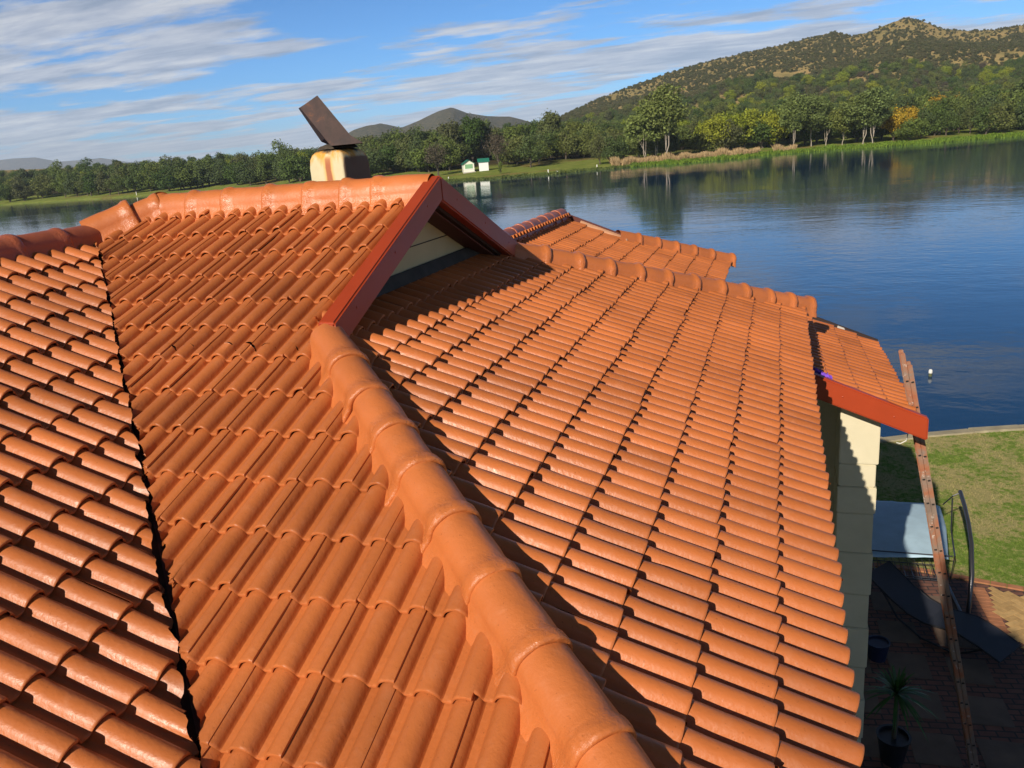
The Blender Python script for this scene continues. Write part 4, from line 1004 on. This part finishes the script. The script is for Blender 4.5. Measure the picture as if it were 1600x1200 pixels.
# ------------------------------------------------------------------ ladder
def ladder():
    e = empty('extension_ladder', (6.76, 3.1, GZ)); tag(e, 'paint spattered extension ladder leaning against the low roof', 'ladder')
    mw_ = Mat('paint_spattered_ladder'); n = mw_.noise(2.2, 6, .65, .8, sc=(1, 1, 1)); n2 = mw_.noise(14, 5, .7)
    col = mw_.ramp(n, [(.36, (.20, .15, .12)), (.46, (.27, .19, .145)), (.56, (.36, .15, .08)), (.68, (.33, .09, .04))])
    col = mw_.mix(mw_.ramp(n2, [(.62, 0.0), (.66, 1.0)]), col, (.55, .45, .38)); mw_.set('Base Color', col); mw_.set('Roughness', .5); mw_.set('Metallic', .1); mw_.bump(n2, .3, .003)
    dk_ = simple('shadowed_slot', (.02, .015, .012), .8)
    base = np.array([6.72, 0, GZ]); top_ = np.array([5.655, 0, -2.17])
    d = top_-base; Ln = np.linalg.norm(d); d /= Ln; nrm = np.array([d[2], 0, -d[0]])   # points +X-ish (away from wall)
    if nrm[0] < 0: nrm = -nrm
    sp_ = .284; inv = -np.array(e.location)
    for s, (o_, l0, l1) in enumerate(((0.016, 0.0, Ln-.10), (-.034, 0.02, Ln+.04))):
        for y in (3.06, 3.20):
            m = MB(); a = base+d*l0+nrm*o_; b = base+d*l1+nrm*o_; a[1] = b[1] = y; a = a+inv; b = b+inv
            m.bar(a, b, .028, .047, up=tuple(nrm)); r_ = m.build('rail', mw_.m, e, bevel=.006)
            if y == 3.06:
                sl2 = MB(); k = 0
                while l0+.22+k*sp_ < l1-.1:
                    q = base+d*(l0+.22+k*sp_)+nrm*o_; q[1] = y-.0145; q = q+inv; sl2.bar(q-nrm*.014, q+nrm*.014, .006, .018, up=tuple(d)); k += 1
                sl2.build('rung_slot', dk_.m, r_)
        k = 0
        while l0+.22+k*sp_ < l1-.1:
            q = base+d*(l0+.22+k*sp_)+nrm*o_; p0 = q.copy(); p1 = q.copy(); p0[1] = 3.075; p1[1] = 3.185; m = MB(); m.tube([p0+inv, p1+inv], .014, 8); m.build('rung', mw_.m, e); k += 1
    # cord tied to the rail
    q = base+d*4.55+nrm*(-.09); q[1] = 3.0
    m = MB(); m.tube([(0, 0, 0), (-.02, -.02, -.06), (-.03, -.03, -.12), (-.09, -.05, -.15), (-.13, -.05, -.14)], .006, 5); m.tube([(-.03, -.03, -.12), (-.10, -.02, -.17)], .005, 5)
    m.tube([(0, 0, 0), (.03, .03, .02), (.05, .05, 0)], .006, 5)
    o = m.build('cord', simple('white_cord', (.7, .68, .6), .8).m); o.location = q; tag(o, 'short frayed white cord tied to the ladder rail', 'cord')
ladder()
# purple cloth wedged where the eave meets the low roof
m = MB(); r_ = random.Random(3); nx, ny = 14, 9; vs = []
for i in range(nx):
    for j in range(ny):
        u_, v_ = i/(nx-1), j/(ny-1); x = 4.72+.20*u_; y = 2.72+.10*v_+.10*(1-u_)
        z = ez(x)+.005+.045*abs(mnoise.noise(Vector((u_*7, v_*6, 1))))+.03*math.sin(v_*3.14)
        vs.append((x+.02*mnoise.noise(Vector((v_*8, u_*8, 2))), y+.03*mnoise.noise(Vector((u_*8, v_*8, 4))), z))
m.add(vs, [(i*ny+j, i*ny+j+1, (i+1)*ny+j+1, (i+1)*ny+j) for i in range(nx-1) for j in range(ny-1)], True)
tag(m.build('cloth', simple('purple_cloth', (.17, .06, .50), .8, var=.4, ns=30).m), 'crumpled purple cloth wedged at the top of the low barge board', 'cloth')

# ------------------------------------------------------------------ garden swing
def swing():
    e = empty('garden_swing', (6.9, 7.4, GZ)); tag(e, 'garden swing with light blue canopy and curved dark metal arm at the lawn edge', 'garden swing'); inv = -np.array(e.location)
    mp = simple('dark_metal_tube', (.09, .09, .10), .3, .7, .1); W_ = lambda l: [np.array(p, float)+inv for p in l]
    for dx, nm in ((0, 'arm'), (-2.1, 'arm')):
        m = MB(); pts = [(7.22, 6.42, -7.38), (7.24, 6.46, -7.0), (7.28, 6.62, -6.62), (7.33, 7.06, -6.31), (7.36, 7.5, -6.17), (7.39, 8.0, -6.09), (7.41, 8.49, -6.05)]
        m.tube(W_([(x+dx, y, z) for x, y, z in pts]), .033, 12); m.build(nm, mp.m, e)
    m = MB(); m.tube(W_([(7.22, 6.42, -7.37), (7.1, 8.6, -7.37)]), .022, 8); m.tube(W_([(5.12, 6.42, -7.37), (5.1, 8.6, -7.37)]), .022, 8); m.build('foot_rail', mp.m, e)
    # canopy: sagging blue cloth
    c00, c10, c11, c01 = map(np.array, ((5.0, 6.80, -6.56), (7.03, 6.93, -6.50), (7.20, 8.80, -6.44), (5.1, 8.95, -6.46)))
    nx, ny = 22, 18; vs = []
    for i in range(nx):
        for j in range(ny):
            u_, v_ = i/(nx-1), j/(ny-1); p = (c00*(1-u_)+c10*u_)*(1-v_)+(c01*(1-u_)+c11*u_)*v_
            p = p.astype(float)+inv; p[2] += .07*math.sin(math.pi*v_)*1.0-.03*math.sin(math.pi*u_)+.012*mnoise.noise(Vector((u_*9, v_*9, 0)))+.008*mnoise.noise(Vector((u_*25, v_*5, 3)))
            if u_ > .93: p[2] -= .05*(u_-.93)/.07; p[0] -= .03*abs(v_-.5)*2
            vs.append(p)
    m = MB(); m.add(vs, [(i*ny+j, (i+1)*ny+j, (i+1)*ny+j+1, i*ny+j+1) for i in range(nx-1) for j in range(ny-1)], True)
    o = m.build('canopy', simple('light_blue_canvas', (.36, .50, .60), .8, var=.10, ns=4, bump=.2).m, e)
    sd = o.modifiers.new('thick', 'SOLIDIFY'); sd.thickness = .006
    m = MB(); m.tube(W_([(7.41, 8.47, -6.06), (7.30, 8.45, -6.12), (7.21, 8.75, -6.43)]), .012, 6); m.tube(W_([(7.27, 8.35, -6.12), (7.20, 7.9, -6.5), (7.10, 7.0, -6.52), (7.05, 6.95, -6.95)]), .013, 6)
    m.tube(W_([(5.0, 6.95, -6.5), (7.06, 6.95, -6.5)]), .012, 6); m.build('canopy_strut', mp.m, e)
    # wire seat hanging below
    m = MB()
    for k in range(16): x = 5.3+k*.115; m.tube(W_([(x, 7.45, -6.75), (x+.05, 7.1, -7.0), (x+.02, 7.25, -7.12), (x, 7.7, -7.08)]), .006, 5)
    for z, y in ((-6.75, 7.45), (-7.0, 7.1), (-7.12, 7.25), (-7.08, 7.7)): m.tube(W_([(5.2, y, z), (7.1, y, z)]), .009, 6)
    m.build('wire_seat', mp.m, e)
swing()
def lounger():
    e = empty('sun_lounger', (6.8, 6.1, GZ), math.atan2(-1.25, 1.65)); tag(e, 'dark sling sun lounger with raised back in the patio shade', 'sun lounger')
    ms = simple('black_sling_fabric', (.022, .025, .036), .6, var=.1, ns=10); mf = simple('dark_lounger_frame', (.03, .03, .035), .4, .4)
    prof = [(-1.05, .72), (-.85, .60), (-.6, .45), (-.35, .34), (-.1, .30), (.15, .34), (.4, .37), (.7, .30), (1.0, .20)]
    def surf(pr, nm, mat, hw, th):
        m = MB(); n = len(pr); vs = [(x, s*hw, z+q) for q in (0, -th) for x, z in pr for s in (-1, 1)]
        fs = [(2*i, 2*i+1, 2*i+3, 2*i+2) for i in range(n-1)]+[(2*n+2*i, 2*n+2*i+2, 2*n+2*i+3, 2*n+2*i+1) for i in range(n-1)]
        fs += [(0, 2*n, 2*n+1, 1), (2*n-2, 2*n-1, 4*n-1, 4*n-2)]+[(2*i+s, 2*i+2+s, 2*n+2*i+2+s, 2*n+2*i+s) for i in range(n-1) for s in (0, 1)]
        m.add(vs, fs, True); return m.build(nm, mat.m, e)
    surf(prof[:5], 'backrest', ms, .30, .02); surf(prof[4:], 'seat', ms, .30, .02)
    for s in (-1, 1):
        m = MB(); m.tube([(x, s*.31, z-.01) for x, z in prof], .017, 8); m.build('side_rail', mf.m, e)
        m = MB(); m.tube([(-.8, s*.31, .56), (-.5, s*.33, .20), (-.1, s*.33, .03), (.4, s*.33, .02), (.75, s*.31, .27)], .016, 8); m.build('leg', mf.m, e)
lounger()
def plant():
    e = empty('potted_plant', (5.80, 3.18, GZ)); tag(e, 'spiky green plant in a dark pot on the shaded patio', 'potted plant')
    m = MB(); m.lathe([(.0, 0), (.13, 0), (.19, .36), (.20, .38), (.17, .38), (.165, .34), (0, .34)], 0, 0, 0, 24); m.build('pot', simple('blue_black_pot', (.012, .015, .02), .4).m, e)
    m = MB(); m.tube([(0, 0, .3), (.02, .01, .6), (.0, -.02, .98)], [.03, .024, .03], 8); m.build('stem', P(M_bark), e)
    m = MB(); r_ = random.Random(5)
    for k in range(70):
        a = r_.uniform(0, 6.28); el = r_.uniform(-.25, 1.35); L_ = r_.uniform(.36, .52); n = 7; vs = []
        for i in range(n):
            t = i/(n-1); rr = L_*t*math.cos(el)*(1); z = .98+L_*t*math.sin(el)-.22*t*t*L_*(1.2+math.cos(el)); w = .014*math.sin(math.pi*min(1, .15+t*.85))+.001
            for s in (-1, 1): vs.append((rr*math.cos(a)-s*w*math.sin(a), rr*math.sin(a)+s*w*math.cos(a), z))
        m.add(vs, [(2*i, 2*i+1, 2*i+3, 2*i+2) for i in range(n-1)], True)
    m.build('leaves', simple('spiky_leaf_green', (.035, .10, .015), .5, var=.25, ns=12).m, e)
    m = MB(); m.lathe([(0, 0), (.12, 0), (.16, .27), (.17, .29), (.15, .29), (.145, .26), (0, .26)], 0, 0, 0, 22)
    o = m.build('flower_pot', simple('navy_glazed_pot', (.012, .02, .05), .4).m); o.location = (5.84, 5.30, GZ); tag(o, 'empty navy blue pot by the wall beside the lounger', 'pot')
plant()

# ------------------------------------------------------------------ haze
m = MB(); m.box(-10500, 10500, -1500, 10800, -60, 420)
hz = m.build('haze', None); vm = bpy.data.materials.new('haze'); vm.use_nodes = True; nt = vm.node_tree; nt.nodes.remove(nt.nodes['Principled BSDF'])
pv = nt.nodes.new('ShaderNodeVolumePrincipled'); pv.inputs['Color'].default_value = (.75, .86, 1, 1); pv.inputs['Density'].default_value = 1.15e-4; pv.inputs['Anisotropy'].default_value = 0
nt.links.new(pv.outputs[0], nt.nodes['Material Output'].inputs['Volume']); hz.data.materials.append(vm); tag(hz, 'thin blue haze over the distance', 'haze', kind='stuff')
hz.display_type = 'WIRE'
